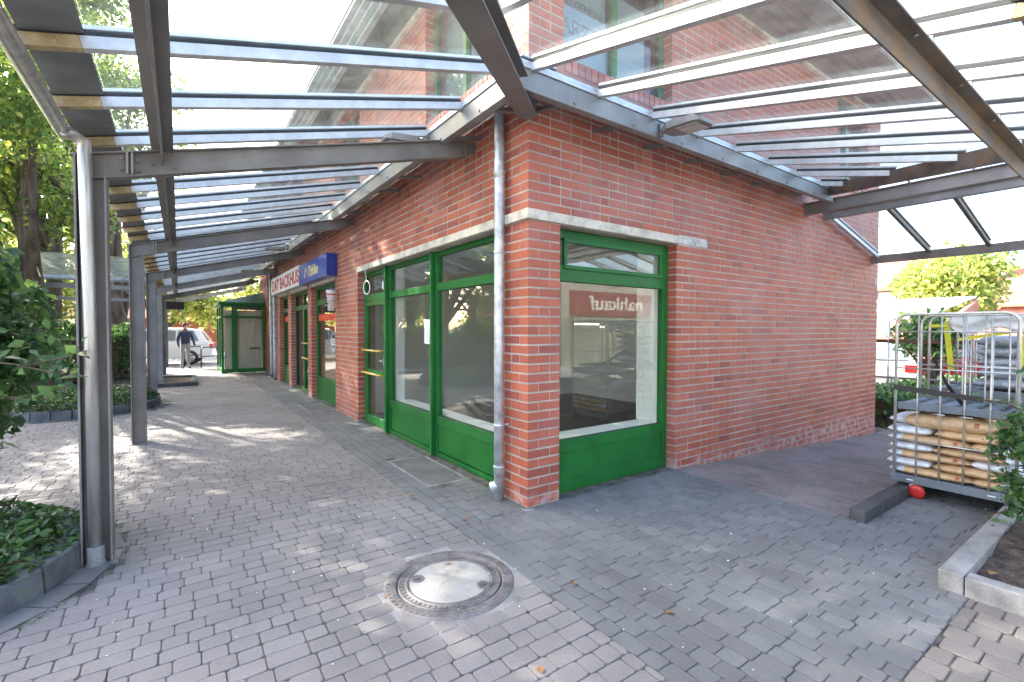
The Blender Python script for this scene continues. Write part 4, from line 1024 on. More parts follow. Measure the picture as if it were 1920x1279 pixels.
# ---------------------------------------------------------------- roll cages with sacks
def cage(x0, y0, label, z=0, shelfz=.87, top=1.70, group='roll cages with garden sacks'):
    """nestable wheeled cage: x0 front side, y0 left (high y) edge; 0.72 deep (x), 0.80 wide (y)"""
    D, Wd = .72, .80; t = thing('roll_cage', label, 'roll cage', group)
    x1, y1 = x0+D, y0-Wd
    m = MB(); m.box(x0, y1-.02, z+.155, x1, y0+.02, z+.205); m.box(x0-.004, y1-.03, z+.13, x0+.03, y0+.03, z+.2025); m.box(x1-.03, y1-.03, z+.13, x1+.004, y0+.03, z+.2025)
    b_ = m.build('base', 'shelf', t, bev=.006)
    for y in (y0-.12, y1+.14):
        m = MB(); m.box(x0-.006, y-.025, z+.163, x0-.002, y+.025, z+.172); m.build('label_clip', 'paper', b_)
    for (xx, yy) in ((x0+.03, y0-.13), (x1-.09, y0-.05), (x0+.09, y1+.06), (x1-.09, y1+.06)):
        m = MB(); m.bar((xx, yy, z+.13), (xx+.01, yy-.03, z+.055), .05, .03, upv=(1,0,0)); wh = m.build('caster', 'galv', t)
        m = MB(); m.lathe([(0, -.018), (.02, -.02), (.05, -.016), (.063, -.009), (.063, .009), (.05, .016), (.02, .02), (0, .018)], (xx-.01, yy-.035, z+.064), 24, 'x'); m.build('wheel', 'redpl', wh)
    for xx in (x0, x1):          # side panels: bent tube frame, rods and rails
        m = MB(); r = .09; pts = [(xx, y0, z+.2), (xx, y0, z+top-r)]
        for k in range(1, 6): an = math.pi/2*k/6; pts.append((xx, y0-r+r*math.cos(an), z+top-r+r*math.sin(an)))
        pts += [(xx, y0-r, z+top), (xx, y1+r, z+top)]
        for k in range(1, 6): an = math.pi/2*k/6; pts.append((xx, y1+r-r*math.sin(an), z+top-r+r*math.cos(an)))
        pts += [(xx, y1, z+top-r), (xx, y1, z+.2)]
        m.tube(pts, .0125, 10); f = m.build('side_frame', 'cage', t)
        for k in range(1, 5):
            m = MB(); y = y0-Wd*k/5; m.tube([(xx, y, z+.2), (xx, y, z+top)], .0065, 8); m.build('rod', 'cage', f)
        for zz in (1.54, 1.2, .53):
            m = MB(); m.tube([(xx-.0, y0, z+zz), (xx, y1, z+zz)], .0075, 8); m.build('rail', 'cage', f)
    if shelfz:
        m = MB(); m.box(x0+.02, y1+.02, z+shelfz-.035, x1-.02, y0-.02, z+shelfz+.0); m.box(x0+.012, y1+.01, z+shelfz-.055, x0+.04, y0-.01, z+shelfz+.012); m.box(x1-.04, y1+.01, z+shelfz-.055, x1-.012, y0-.01, z+shelfz+.012)
        sh = m.build('shelf', 'shelf', t, bev=.004)
        for i in range(5):
            for j in range(5):
                m = MB()
                xa, ya = x0+.08+i*.12, y0-.09-j*.14
                m.add([(xa, ya, z+shelfz+.003), (xa+.09, ya-.03, z+shelfz+.003), (xa+.09, ya-.07, z+shelfz+.003), (xa, ya-.04, z+shelfz+.003)], [(0,1,2,3)])
                m.build('shelf_slot', 'black', sh, fix=False)
        m = MB()
        for k in range(4): y = y0-.13-k*.18; m.tube([(x0-.004, y+.045, z+shelfz-.07), (x0-.004, y-.045, z+shelfz-.07)], .006, 6)
        m.build('hook', 'cage', sh)
    setbase(t, (x0, y0, z)); return t
CX, CY = 3.07, -1.70
cage(CX, CY, 'nearest roll cage stacked with tan sacks, beside the black kerb')
cage(3.98, CY-.02, 'second roll cage behind the nearest one, loaded with grey white bags', z=gz(4.3, -2), shelfz=.95, group='roll cages with garden sacks')
cage(4.9, CY-.05, 'third roll cage farthest behind the other two', z=gz(5, -2), shelfz=0)
ordn = ['bottom', 'second', 'third', 'fourth', 'fifth', 'sixth', 'topmost']
def sack(c, L_, Wd, H, label, cat='sack', mats=('sack', 'sackw', 'sackr', 'sackg'), white=None, seed=1, group='sacks in the roll cages', sag=0.):
    """pillow shaped sack: L along y, W along x; part of the skin printed white"""
    g = random.Random(seed); nu, nv = 20, 10; m = MB(); top, bot = [], []
    ph = g.uniform(0, 6)
    def pt(i, j, s_):
        u, v = i/nu*2-1, j/nv*2-1
        pr = max(0, 1-abs(u)**3.4)**.5*max(0, 1-abs(v)**3)**.5
        wob = .05*math.sin(u*7+ph)*math.cos(v*4+ph)+.04*math.sin(u*13+v*5+ph)
        ex = 1+.05*(1-abs(v)**2) if abs(u) > .9 else 1
        return (c[0]+v*Wd/2*(1-.06*abs(u)**4), c[1]+u*L_/2*ex, c[2]+s_*H/2*pr*(1+wob)-sag*(u*u)*H)
    for i in range(nu):
        for j in range(nv):
            u = (i+.5)/nu*2-1; v = (j+.5)/nv
            wm = 0
            if white is not None and (u > white[0] and u < white[1]): wm = 1
            elif mats[0] == 'sack' and .30 < v < .5 and -.75 < u < -.6: wm = 2
            elif mats[0] == 'sack' and v < .2 and -.05 < u < .05: wm = 3
            for s_ in (1, -1):
                m.cur = wm
                if mats[0] == 'sack' and j == 0 and s_ > 0 and -.74 < u < -.64 and wm == 0: m.cur = 2
                q = [pt(i, j, s_), pt(i+1, j, s_), pt(i+1, j+1, s_), pt(i, j+1, s_)]
                m.add(q, [(0, 1, 2, 3)], smooth=True)
    o = m.build('sack', list(mats), None)
    import bmesh
    bm = bmesh.new(); bm.from_mesh(o.data); bmesh.ops.remove_doubles(bm, verts=bm.verts, dist=.0005); bmesh.ops.recalc_face_normals(bm, faces=bm.faces); bm.to_mesh(o.data); bm.free()
    sm = o.modifiers.new('sub', 'SUBSURF'); sm.levels = 1; sm.render_levels = 1
    o.location = c; 
    for v in o.data.vertices: v.co -= Vector(c)
    tag(o, label, cat, group); return o
LZ = .075
for k in range(7):
    zc = .205+LZ*(k+.5); h = LZ*1.12
    if k == 6:
        sack((CX+.2, -2.05, zc+.02), .62, .36, .15, 'plump tan sack with a white top lying on the very top of the near stack', seed=50, white=None)
        sack((CX+.38, -1.80, zc), .40, .5, .10, 'tan sack with a pale corner at the upper left of the near stack', seed=51, white=(.3, 1)); continue
    if k % 2 == 0: parts = [(-1.935, .60, (.55, 1.1), 'left'), (-2.37, .30, (-1.1, 1.1) if k == 2 else (-1.1, -.2), 'right')]
    else: parts = [(-1.80, .33, (-1.1, 1.1), 'left'), (-2.24, .56, (-1.1, -.65), 'right')]
    for (yc, L_, wh, side) in parts:
        sack((CX+.20+rnd.uniform(-.01, .01), yc+rnd.uniform(-.012, .012), zc), L_, .40, h, f"{'white' if wh[0] < -1 and wh[1] > 1 else 'tan'} sack at the {side} in the {ordn[k]} layer of the near roll cage", seed=k*7+len(side), white=wh)
    sack((CX+.56, -2.08, zc), .80, .30, h, f'rear tan sack in the {ordn[k]} layer, behind the front pair of the near roll cage', seed=k+90)
for k in range(5):
    zb = gz(4.3, -2)
    sack((4.36+.01*k, -2.27-.012*(k%3), zb+1.02+k*.105), .50-.03*(k%2), .52, .12, f'grey white bag, {ordn[k]} one on the shelf of the second roll cage', mats=('sackgr', 'sackgr', 'sackgr', 'sackgr'), seed=k+20, group='grey white bags in the rear cages')
for k in range(5):
    sack((4.33, -2.1, zb+.27+k*.12), .74, .6, .13, f"{'yellow' if k == 4 else 'dull'} bag, {ordn[k]} one under the shelf of the second roll cage", mats=(('strapy' if k == 4 else 'sack'),)*4, seed=k+30, group='grey white bags in the rear cages')
for k in range(5):
    zb = gz(5.2, -2)
    sack((5.26, -2.25, zb+.27+k*.14), .6, .6, .15, f'{ordn[k]} pale bag of the farthest roll cage', mats=('sackw', 'sackw', 'sackw', 'sackw'), seed=k+60, group='grey white bags in the rear cages')
def strap(pts, wd, mtl, label, up_=(0,0,1)):
    m = MB()
    for a, b_ in zip(pts, pts[1:]): m.bar(a, b_, .004, wd, upv=up_)
    return tag(m.build('strap', mtl), label, 'strap')
strap([(3.05, -1.69, 1.02), (3.055, -2.10, .985), (3.055, -2.3, .965)], .045, 'black', 'black strap across the front of the nearest roll cage')
strap([(3.75, -1.82, 1.25), (3.4, -2.0, 1.03), (3.2, -2.14, .90)], .045, 'black', 'black strap hanging diagonally onto the shelf of the nearest cage')
strap([(3.97, -1.72, 1.60), (3.97, -2.3, 1.60)], .03, 'strapy', 'upper level yellow strap on the second roll cage')
strap([(3.965, -1.95, 1.46), (3.965, -2.52, 1.58)], .03, 'strapy', 'slanting yellow strap on the second roll cage')
strap([(3.96, -1.86, 1.58), (3.96, -1.9, 1.15)], .045, 'strapy', 'yellow strap end hanging down at the left of the second cage', (0,1,0))
strap([(3.96, -2.42, 1.55), (3.96, -2.38, 1.15)], .04, 'strapy', 'yellow strap end hanging down at the right of the second cage', (0,1,0))
g = random.Random(3); m = MB(); nn, mm_ = 24, 8; vs = []
for i in range(nn+1):
    for j in range(mm_+1):
        u = i/nn; v = j/mm_; vs.append((3.93+.02*math.sin(u*21+v*3)+.015*math.sin(v*9+u*5), -1.88-.68*u, 1.70-v*(.10+.07*math.sin(u*3.1)+.05*math.sin(u*9))))
m.add(vs, [(i*(mm_+1)+j, (i+1)*(mm_+1)+j, (i+1)*(mm_+1)+j+1, i*(mm_+1)+j+1) for i in range(nn) for j in range(mm_)], smooth=True)
o = m.build('plastic_film', 'film', fix=False); tag(o, 'crumpled white plastic film draped over the top of the second roll cage', 'plastic film'); md = o.modifiers.new('s', 'SOLIDIFY'); md.thickness = .003
# ---------------------------------------------------------------- shrubs, hedges, trees
def shrub(name, label, cat, base, cl, per, size, mtl, stems=6, group=None, elong=1.7, droop=.3, extra=None):
    t = thing(name, label, cat, group); m = MB(); b0 = Vector(base); g = random.Random(len(label)+3)
    for k in range(stems):
        c = Vector(cl[(k*2) % len(cl)][0]); p = b0+Vector((g.uniform(-.12, .12), g.uniform(-.12, .12), 0))
        m.tube([p, p.lerp(c, .5)+Vector((0, 0, .15)), c], [.018, .012, .004], 6)
    if extra:
        for e in extra: m.tube(e, [.007]+[.005]*(len(e)-2)+[.003], 6)
    m.build('stem', 'twig', t)
    c = clumps(cl, per)
    if extra:
        pts = []
        for e in extra:
            for a, b_ in zip(e, e[1:]):
                for q in range(9): pts.append(Vector(a).lerp(Vector(b_), q/9)+Vector(NR.normal(size=3)*.03))
        c = np.concatenate([c, np.array(pts)])
    leaves('foliage', c, size, mtl, t, elong=elong, droop=droop)
    setbase(t, base); return t
cl = crown_clumps((-4.1, 1.95, 1.5), (.72, .85, .85), 46, .2, .36, 4)
shrub('shrub', 'large glossy green shrub filling the left edge in front of the column', 'shrub', (-4.1, 1.4, .16), cl, 3600, .078, 'leafdark', 9,
      extra=[[(-3.6, 1.3, 1.35), (-3.25, .95, 1.32), (-3.02, .72, 1.38), (-2.96, .66, 1.45)], [(-3.3, .98, 1.32), (-3.1, .78, 1.28), (-2.98, .68, 1.3)], [(-3.55, 1.25, 1.1), (-3.2, .9, 1.12), (-3.03, .76, 1.2)], [(-3.6, 1.3, 1.6), (-3.4, 1.1, 1.85)]])
cl = crown_clumps((2.38, -2.64, .60), (.22, .14, .42), 24, .09, .17, 8)
shrub('shrub', 'fine leaved green bush in the soil bed at the right edge', 'shrub', (2.42, -2.78, .06), cl, 5200, .042, 'leafdark', 8,
      extra=[[(2.4, -2.7, .3), (2.2, -2.6, .33), (2.02, -2.5, .28)], [(2.4, -2.7, .95), (2.5, -2.5, 1.02), (2.6, -2.3, 1.02)], [(2.4, -2.7, 1.1), (2.5, -2.6, 1.35)]])
def hedge(label, x0, y0, x1, y1, h, z=0, n=None, mtl='leafdark', size=.09, group='clipped hedges around the forecourt'):
    t = thing('hedge', label, 'hedge', group)
    n = n or int((x1-x0)*(y1-y0)*900+((x1-x0)+(y1-y0))*h*700)
    p = NR.random((n, 3)); f = NR.integers(0, 5, n)
    p[f == 0, 0] = NR.random((f == 0).sum())*.12; p[f == 1, 0] = 1-NR.random((f == 1).sum())*.12
    p[f == 2, 1] = NR.random((f == 2).sum())*.12; p[f >= 3, 2] = 1-NR.random((f >= 3).sum())*.15
    x = x0+p[:, 0]*(x1-x0); y = y0+p[:, 1]*(y1-y0); zz = z+.08+p[:, 2]*(h-.08)*(1+.12*np.sin(x*2.3+1)*np.cos(y*1.7))
    leaves('foliage', np.stack([x, y, zz], 1)+NR.normal(size=(n, 3))*.04, size, mtl, t)
    m = MB(); m.box(x0+.15, y0+.15, z-.02, x1-.15, y1-.15, z+h*.8); m.build('branch_mass', 'twig', t)
    setbase(t, ((x0+x1)/2, (y0+y1)/2, z)); return t
hedge('dense dark hedge seen between the first and second column', -6.2, 14.6, -3.6, 17.2, 1.55)
hedge('hedge behind the round planter at the far left', -9.5, 12.0, -6.4, 15.5, 1.6)
hedge('low hedge on the right beyond the end of the side wall', 8.7, -.9, 15, .9, .62, z=-.35, group='clipped hedges around the forecourt')
def bigtree(label, x, y, lean, tr, h, cc, R, n, seed, per=1050, size=.115, mtl='leaftree', z=0, rr=(.6, 1.15), grp='tall trees behind the arcade', extra=[]):
    g = random.Random(seed)
    tp = [(0, 0, -.1), (lean[0]*.25, lean[1]*.25, h*.3), (lean[0]*.6, lean[1]*.6, h*.62), (lean[0], lean[1], h)]
    t = tree('tree', label, 'tree', (x, y, z), tp, tr, crown_clumps(cc, R, n, rr[0], rr[1], seed)+extra, per, size, mtl, grp, limbs=14)
    setbase(t, (x, y, z)); return t
bigtree('tall tree whose trunk stands left of the near column', -5.2, 12.6, (-.3, .2, 0), .27, 5.5, (-6.4, 11.3, 7.0), (2.7, 3.4, 4.6), 34, 1, extra=crown_clumps((-4.9, 10.2, 9.4), (1.9, 2.6, 1.7), 22, .6, 1.0, 77))  # extra clumps thicken the upper crown, added to shade the arcade wall
bigtree('tall tree with a dark trunk just right of the near tree trunk', -5.6, 16.2, (.2, .1, 0), .24, 6, (-6.9, 17.2, 8.2), (3.2, 3.2, 4.8), 40, 2)
bigtree('thick leaning tree seen between the first and second column', -3.95, 18.6, (-1.1, -.3, 0), .45, 5, (-5.4, 21, 9.6), (3.3, 3.2, 5.4), 62, 3)
bigtree('tree at the left edge with its crown over the shrub', -9.0, 8.4, (.3, .2, 0), .26, 5, (-9.0, 7.0, 6.3), (2.8, 3.2, 4.2), 31, 4)
bigtree('tree standing back at the far left', -11.5, 14.5, (.3, .2, 0), .3, 5, (-11.5, 14.0, 6.0), (3.2, 3.4, 4.0), 40, 5)
bigtree('background tree behind the booth', -3.5, 31, (.2, .2, 0), .3, 4, (-3.0, 31, 4.6), (4.0, 2.4, 2.6), 40, 6, 260, .26, 'leafyel', grp='sunlit trees beyond the car park')
bigtree('yellow green tree far beyond the car park', -9.5, 34, (.2, .2, 0), .3, 4, (-10, 33, 5.0), (5, 2.4, 4.0), 46, 7, 240, .28, 'leafyel', grp='sunlit trees beyond the car park')
bigtree('pale tree far behind the booth roof', 3.0, 36, (.2, .2, 0), .3, 4, (2.6, 36, 5.0), (5, 2.4, 3.6), 40, 8, 240, .28, 'leafyel', grp='sunlit trees beyond the car park')
bigtree('far tree at the left of the car park', -17, 30, (.2, .2, 0), .3, 4, (-17, 29, 5.5), (5, 3, 4.6), 40, 9, 240, .28, 'leaftree', grp='sunlit trees beyond the car park')
bigtree('bright yellow tree glimpsed between the first two columns', -9.0, 27.5, (.2, .2, 0), .25, 3, (-8.6, 27.5, 3.2), (3.4, 1.6, 2.4), 34, 31, 300, .22, 'leafyel', grp='sunlit trees beyond the car park')
bigtree('far tree behind the left shrub', -19, 15, (.2, .2, 0), .3, 4, (-19, 15, 6), (4, 5, 5), 40, 10, 240, .28, 'leaftree', grp='sunlit trees beyond the car park')
# right hand side beyond the wall
bigtree('small tree with a reddish trunk beside the roll cages', 11.5, 0, (.1, 0, 0), .09, 1.3, (11.5, .05, 1.5), (.8, .62, .42), 16, 21, 1200, .11, 'leafdark', z=-.35, rr=(.25, .45), grp='trees on the right beyond the passage')
bigtree('broad sunlit tree behind the white shelter roof', 27, 2.9, (0, 0, 0), .3, 3, (27, 2.9, 3.7), (1.8, 1.75, 1.7), 30, 22, 500, .2, 'leafyel', z=-.35, grp='trees on the right beyond the passage')
bigtree('pale yellow tree at the right edge', 24, -4.2, (0, 0, 0), .3, 3, (24, -4.0, 3.2), (2.0, 2.2, 2.2), 30, 23, 300, .26, 'leafyel', z=-.35, grp='trees on the right beyond the passage')
bigtree('greener tree low behind the roll cages', 18, -6.5, (0, 0, 0), .25, 2.4, (18, -6.3, 2.2), (2.0, 2.2, 1.8), 26, 24, 300, .22, 'leaftree', z=-.35, grp='trees on the right beyond the passage')
# ---------------------------------------------------------------- cross canopy on the left behind the planter
t = thing('cross_canopy', 'glass canopy crossing the background on the left below the trees', 'canopy')
m = MB(); m.box(-13, 13.1, 2.60, -3.05, 13.2, 2.72); m.box(-13, 13.15, 2.30, -3.05, 13.22, 2.38); m.build('front_beam', 'steel', t)
m = MB(); m.tube([(-13, 13.0, 2.85), (-3.1, 13.0, 2.85)], .06, 10); m.build('gutter', 'galv', t)
m = MB(); m.add([(-13, 12.95, 2.9), (-3.1, 12.95, 2.9), (-3.1, 15.6, 3.75), (-13, 15.6, 3.75), (-13, 12.95, 2.92), (-3.1, 12.95, 2.92), (-3.1, 15.6, 3.77), (-13, 15.6, 3.77)], [(0,3,2,1),(4,5,6,7),(0,1,5,4),(1,2,6,5),(2,3,7,6),(3,0,4,7)]); m.build('glass_roof', 'rglass2', t)
for k in range(10):
    x = -3.4-k; m = MB(); m.bar((x, 13.15, 2.34), (x-.3, 13.15, 2.66), .04, .04, upv=(0,1,0)); m.build('strut', 'steel', t)
for x in (-7, -11): m = MB(); m.box(x, 13.1, 0, x+.12, 13.2, 2.6); m.build('column', 'steel', t)
setbase(t, (-7, 13.1, 0))
# ---------------------------------------------------------------- cars, bicycle rack, person
def car(label, loc, rz, paint, scale=1., group='cars in the car park'):
    t = thing('parked_car', label, 'car', group); L_, Wd = 4.4, 1.8
    low = [(-2.2,.35),(-2.22,.62),(-2.15,.95),(-1.2,1.02),(1.05,1.0),(1.95,.86),(2.15,.7),(2.2,.38),(1.75,.3),(1.7,.3),(-1.75,.3)]
    cab = [(-2.08,.96),(-1.75,1.5),(-1.2,1.62),(.1,1.6),(.95,1.02)]
    def loft(poly, wb, wt, zsplit):
        m = MB(); n = len(poly); vs = []
        for sgn in (-1, 1):
            for (x, z) in poly: vs.append((x, sgn*(wb if z <= zsplit else wt)/2, z))
        m.add(vs, [tuple(range(n)), tuple(reversed(range(n, 2*n)))]+[(i, i+n, (i+1) % n+n, (i+1) % n) for i in range(n)]); return m
    b_ = loft(low, 1.74, 1.8, .5).build('body', paint, t, bev=.05)
    loft(cab, 1.74, 1.36, 1.05).build('cabin', paint, t, bev=.04)
    for s_ in (-1, 1):
        m = MB(); yb, yt = s_*.885, s_*.715
        for (xa, xb, xc, xd) in ((-1.72, -.95, -.95, -1.5), (-.88, -.02, -.02, -.88), (.05, .82, .1, .05)):
            m.add([(xa, yb, 1.06), (xb, yb, 1.06), (xc, yt, 1.5), (xd, yt, 1.5)], [(0,1,2,3)])
        m.build('side_window', 'carg', t, fix=False)
    m = MB(); m.add([(-2.075, -.7, 1.06), (-2.075, .7, 1.06), (-1.80, .6, 1.46), (-1.80, -.6, 1.46)], [(0,1,2,3)]); m.build('rear_window', 'carg', t, fix=False)
    m = MB(); m.add([(.9, -.75, 1.07), (.9, .75, 1.07), (.2, .62, 1.56), (.2, -.62, 1.56)], [(0,1,2,3)]); m.build('windscreen', 'carg', t, fix=False)
    for s_ in (-1, 1):
        m = MB(); m.box(-2.235, s_*.60, .72, -2.1, s_*.9, .93); m.build('tail_light', 'lampred', t, bev=.02)
        m = MB(); m.box(2.0, s_*.55, .62, 2.19, s_*.88, .76); m.build('headlight', 'lens', t, bev=.02)
    m = MB(); m.box(-2.245, -.26, .55, -2.2, .26, .66); m.build('number_plate', 'paper', t)
    for x in (-1.38, 1.35):
        for s_ in (-1, 1):
            m = MB(); m.lathe([(.0, -.1), (.29, -.1), (.32, -.07), (.32, .07), (.29, .1), (.0, .1)], (x, s_*.82, .32), 24, 'y'); wh = m.build('wheel', 'tyre', t)
            m = MB(); m.lathe([(0, 0), (.2, 0), (.21, -s_*.02)], (x, s_*.925, .32), 16, 'y'); m.build('rim', 'rim', wh, fix=False)
    t.location = loc; t.rotation_euler = (0, 0, rz); t.scale = (scale,)*3; return t
car('white estate car parked beyond the end of the arcade', (-3.35, 22.6, 0), R_(172), 'carw')
car('silver car half hidden by the far columns', (-9.2, 23.2, 0), R_(170), 'cars')
car('dark red car partly hidden behind the roll cages', (18.8, .9, -.35), R_(60), 'carr')
car('white car with red tail lights just past the wall end', (16.2, 2.6, -.35), R_(20), 'carw')
car('silver car far behind the roll cages', (22, -3.0, -.35), R_(70), 'cars')
car('white car to the left of the forecourt', (-9.5, 25.5, 0), R_(10), 'carw')
def rack(x, y, label):
    m = MB(); m.tube([(x, y, 0), (x, y, .75), (x+.05, y+.05, .82), (x+.55, y+.5, .82), (x+.6, y+.55, .75), (x+.6, y+.55, 0)], .025, 8); m.tube([(x, y, .45), (x+.6, y+.55, .45)], .02, 8)
    tag(m.build('bicycle_stand', 'black'), label, 'bicycle stand', 'bicycle stands')
rack(-1.75, 19.6, 'dark bicycle stand nearer the booth'); rack(-2.3, 20.6, 'dark bicycle stand behind the person')
def person(loc, rz, label):
    V = [(0,0,.98),(0,0,1.15),(0,0,1.36),(0,0,1.47),(0,0.01,1.56),(0,.02,1.66),(0,.01,1.74),
         (-.10,0,.93),(-.12,-.06,.50),(-.12,.06,.08),(-.12,-.10,.035),(.10,0,.93),(.12,.10,.50),(.12,.02,.08),(.12,-.12,.035),
         (-.19,0,1.41),(-.25,.05,1.13),(-.26,-.08,.90),(-.26,-.12,.82),(.19,0,1.41),(.25,-.06,1.13),(.26,-.18,.92),(.26,-.22,.84)]
    Ed = [(0,1),(1,2),(2,3),(3,4),(4,5),(5,6),(0,7),(7,8),(8,9),(9,10),(0,11),(11,12),(12,13),(13,14),(2,15),(15,16),(16,17),(17,18),(2,19),(19,20),(20,21),(21,22)]
    Rr = [(.15,.11),(.145,.10),(.17,.11),(.065,.06),(.06,.06),(.083,.098),(.07,.08),(.10,.09),(.07,.07),(.05,.05),(.045,.035),(.10,.09),(.07,.07),(.05,.05),(.045,.035),
          (.07,.065),(.05,.05),(.036,.036),(.03,.04),(.07,.065),(.05,.05),(.036,.036),(.03,.04)]
    me = bpy.data.meshes.new('tmp'); me.from_pydata(V, Ed, []); o = bpy.data.objects.new('tmp', me); COL.objects.link(o)
    sk_ = o.modifiers.new('skin', 'SKIN'); o.modifiers.new('sub', 'SUBSURF').levels = 2
    for i, r in enumerate(Rr): me.skin_vertices[0].data[i].radius = r
    me.skin_vertices[0].data[0].use_root = True
    dg = bpy.context.evaluated_depsgraph_get(); m2 = bpy.data.meshes.new_from_object(o.evaluated_get(dg)); bpy.data.objects.remove(o)
    m2.materials.clear()
    for k in ('skin', 'navy', 'greytr', 'black'): m2.materials.append(MT[k])
    for p in m2.polygons:
        z = p.center.z; x = abs(p.center.x); p.use_smooth = True
        p.material_index = 3 if z < .09 else 2 if (z < .98 and x < .22) else 0 if (z > 1.475 or (z < .9 and x > .2)) else 1
    b_ = bpy.data.objects.new('person', m2); COL.objects.link(b_)
    m = MB(); m.lathe([(0, 1.815), (.05, 1.805), (.085, 1.76), (.095, 1.70), (.088, 1.66)], (0, .035, 0), 20); h = m.build('hair', 'hair', b_, fix=False)
    b_.location = loc; b_.rotation_euler = (0, 0, rz); tag(b_, label, 'person'); return b_
person((-2.27, 19.4, 0), R_(20), 'person in dark blue jacket and grey trousers at the far end of the arcade')
# ---------------------------------------------------------------- houses and shelter on the right, low building far left
def house(name, label, x0, y0, x1, y1, h, rh, wallm, roofm, z=0, ridge='x', cat='house', wins=(), chim=None, group=None):
    t = thing(name, label, cat, group)
    m = MB(); m.box(x0, y0, z-.1, x1, y1, z+h)
    if ridge == 'x': ym = (y0+y1)/2; gp = [((x0, y0), (x0, y1), (x0, ym)), ((x1, y0), (x1, y1), (x1, ym))]
    else: xm = (x0+x1)/2; gp = [((x0, y0), (x1, y0), (xm, y0)), ((x0, y1), (x1, y1), (xm, y1))]
    for a, b_, c in gp: m.add([(*a, z+h), (*b_, z+h), (*c, z+h+rh)], [(0, 1, 2)])
    m.build('wall', wallm, t, fix=False)
    o_ = .4; th = .12
    m = MB()
    if ridge == 'x':
        k = rh/((y1-y0)/2)
        for s_, ye in ((-1, y0-o_), (1, y1+o_)):
            ze = z+h-k*o_; m.add([(x0-o_, ye, ze), (x1+o_, ye, ze), (x1+o_, ym, z+h+rh), (x0-o_, ym, z+h+rh), (x0-o_, ye, ze+th), (x1+o_, ye, ze+th), (x1+o_, ym, z+h+rh+th), (x0-o_, ym, z+h+rh+th)], [(0,3,2,1),(4,5,6,7),(0,1,5,4),(1,2,6,5),(2,3,7,6),(3,0,4,7)])
    else:
        k = rh/((x1-x0)/2)
        for xe in (x0-o_, x1+o_):
            ze = z+h-k*o_; m.add([(xe, y0-o_, ze), (xe, y1+o_, ze), (xm, y1+o_, z+h+rh), (xm, y0-o_, z+h+rh), (xe, y0-o_, ze+th), (xe, y1+o_, ze+th), (xm, y1+o_, z+h+rh+th), (xm, y0-o_, z+h+rh+th)], [(0,3,2,1),(4,5,6,7),(0,1,5,4),(1,2,6,5),(2,3,7,6),(3,0,4,7)])
    rf = m.build('roof', roofm, t)
    for c in (chim or []): m = MB(); m.box(c[0]-.35, c[1]-.35, c[2], c[0]+.35, c[1]+.35, c[3]); m.box(c[0]-.4, c[1]-.4, c[3], c[0]+.4, c[1]+.4, c[3]+.1); m.build('chimney', 'roomwall', rf)
    for w_ in wins:
        m = MB(); (fx, ua, za, ub, zb) = w_
        m.box(fx-.05, ua-.08, za-.08, fx+.05, ub+.08, zb+.08); f = m.build('window', 'steel', t)
        m = MB(); m.box(fx-.07, ua, za, fx+.03, ub, zb); m.build('pane', 'paper', f)
    setbase(t, (x0, y0, z)); return t
house('house', 'red house with a tiled roof and a small window behind the shelter', 27, 4.5, 35, 13, 4.1, 2.0, 'render_', 'rooftile', -.35, 'y', wins=((26.98, 5.1, 2.9, 5.8, 3.5),), chim=[(33, 6.3, 5.2, 6.9)])
house('house', 'distant house with a pale chimney seen under the sloping glass', 40, 2.0, 50, 7.4, 3.6, 2.6, 'render_', 'rooftile', -.35, 'y', chim=[(43.5, 4.2, 5.2, 8.4)])
t = thing('shelter', 'white roofed trolley shelter with a small gable at the right', 'shelter')
x0, x1, y0, y1 = 15.0, 18.6, .75, 9.0
m = MB(); m.add([(x0, y0, 2.05), (x0, y1, 2.05), (x1-1.2, y1, 2.56), (x1-1.2, y0-0.35, 2.56), (x0, y0, 2.09), (x0, y1, 2.09), (x1-1.2, y1, 2.60), (x1-1.2, y0-.35, 2.60)], [(0,3,2,1),(4,5,6,7),(0,1,5,4),(1,2,6,5),(2,3,7,6),(3,0,4,7)]); m.build('roof', 'signwhite', t)
m = MB()
for y in (2.6, 4.2, 5.8): m.bar((x0, y, 2.11), (x1-1.2, y, 2.62), .03, .02)
m.build('roof_joint', 'steel', t)
m = MB(); m.add([(x1-1.2, y0-.4, 2.0), (x0+.3, y0-.4, 2.0), (x1-1.2, y0-.4, 2.5), (x1-1.2, y0-.3, 2.0), (x0+.3, y0-.3, 2.0), (x1-1.2, y0-.3, 2.5)], [(0,1,2),(3,5,4),(0,3,4,1),(1,4,5,2),(2,5,3,0)]); m.build('gable', 'render_', t)
m = MB(); m.box(x0-.02, y0-.3, 1.86, x0+.12, y1, 2.03); m.build('beam', 'steel', t)
for y in (y0, 4.5, 7.7): m = MB(); m.box(x0+.05, y, -.35, x0+.15, y+.1, 1.9); m.build('post', 'steellt', t)
setbase(t, (x0, y0, -.35))
t = thing('railing', 'thin metal railing beyond the end of the side wall', 'railing')
for y in (-1.5, .45, 2.4): m = MB(); m.tube([(10.2, y, -.35), (10.2, y, 1.75)], .022, 8); m.build('post', 'galv', t)
for z in (.53,): m = MB(); m.tube([(10.2, -3.4, z), (10.2, 3.2, z)], .022, 8); m.build('rail', 'steel', t)
m = MB(); m.box(10.18, -3.4, 1.28, 10.22, 3.2, 1.36); m.build('rail', 'twig', t)
setbase(t, (10.2, -1.5, -.35))
house('low_building', 'low brick building beyond the car park', -8, 38, 12, 44, 2.4, 1.6, 'brick', 'rooftile', 0, 'x', cat='building')
house('house', 'house behind the trees on the far left', -34, 30, -22, 40, 5, 4, 'render_', 'rooftile', 0, 'x')
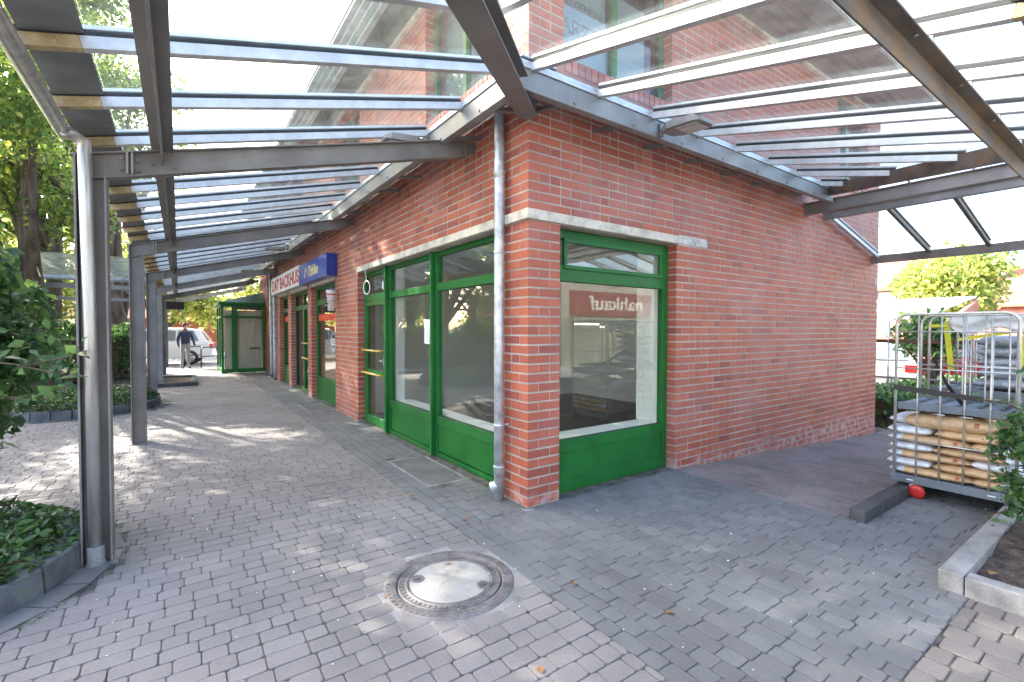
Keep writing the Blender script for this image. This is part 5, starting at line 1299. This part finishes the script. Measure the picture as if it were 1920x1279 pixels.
# shop opposite, behind the camera: seen as a reflection in the side window
t = thing('opposite_shop', 'supermarket front with a red fascia sign facing the brick corner', 'building')
m = MB(); m.box(-6, -17, -.1, 26, -12.05, 4.2); m.build('wall', 'oppwall', t)
m = MB(); m.box(11.6, -12.05, 2.2, 17.0, -11.95, 3.3); sg = m.build('fascia', 'dimmedred', t)
textmesh('lettering', 'nahkauf', 'dimmedwhite', .86, (16.38, -11.94, 2.5), '+y', sg, sx=1.36, bold=.02)
m = MB(); m.box(7, -12.03, 0, 18, -12.0, 2.1); m.build('shop_window', 'glass', t)
m = MB(); m.box(7, -12.2, 0, 18, -12.06, 2.1); m.build('shop_interior', 'wood', t)
for (xa, xb, zz) in ((11.9, 13.4, 1.78), (14.0, 14.7, 1.78), (13.5, 13.9, 1.66), (14.3, 14.7, 1.66)):
    m = MB(); m.box(xa, -12.04, zz, xb, -12.01, zz+.07); m.build('lit_tube', 'tubel', t)
setbase(t, (-6, -12.05, 0))
# ---------------------------------------------------------------- fallen leaves and grit
n = 46; xy = np.stack([NR.uniform(-3, 2.6, n), NR.uniform(-2.6, 4.5, n)], 1); xy = xy[~((xy[:, 0] > -.05) & (xy[:, 1] > -.05))]
xy = np.concatenate([xy, np.array([[2.32, -2.30], [.86, -.28], [1.6, -2.7], [1.75, -2.75], [2.0, -2.8], [2.2, -2.6], [3.3, -1.95], [-.1, 1.2], [1.55, -2.62], [2.4, -2.75]])])
z = np.array([.009 if not (x > 1.38 and y < -2.55) else .085 for x, y in xy])
o = leaves('fallen_leaves', np.stack([xy[:, 0], xy[:, 1], z], 1), .042, 'leaffall', flat=9, elong=1.5)
tag(o, 'a few dry leaves scattered over the paving and soil', 'fallen leaves', kind='stuff')

n = 420; xy = np.stack([NR.uniform(-3, 2.4, n), NR.uniform(-2.8, 6, n)], 1); xy = xy[~((xy[:, 0] > -.05) & (xy[:, 1] > -.05))]
o = leaves('grit', np.concatenate([xy, np.full((len(xy), 1), .006)], 1), .010, 'paper', flat=6, elong=1.3); tag(o, 'tiny pale crumbs of litter and grit on the paving', 'grit', kind='stuff')
n = 260; a = NR.random(n)*2.4-1.0; rr = PL1[2]+.17+NR.random(n)*.05; q = np.stack([PL1[0]+rr*np.cos(a), PL1[1]+rr*np.sin(a), np.full(n, .006)], 1)
e = np.stack([NR.uniform(-.7, .0, 160)*0-.008, NR.uniform(.4, 6, 160), np.full(160, .008)], 1)
o = leaves('moss', np.concatenate([q, e]), .014, 'leafcov', flat=1, elong=1.4); tag(o, 'moss and tiny weeds along the planter rim and the foot of the shopfront', 'moss', kind='stuff')
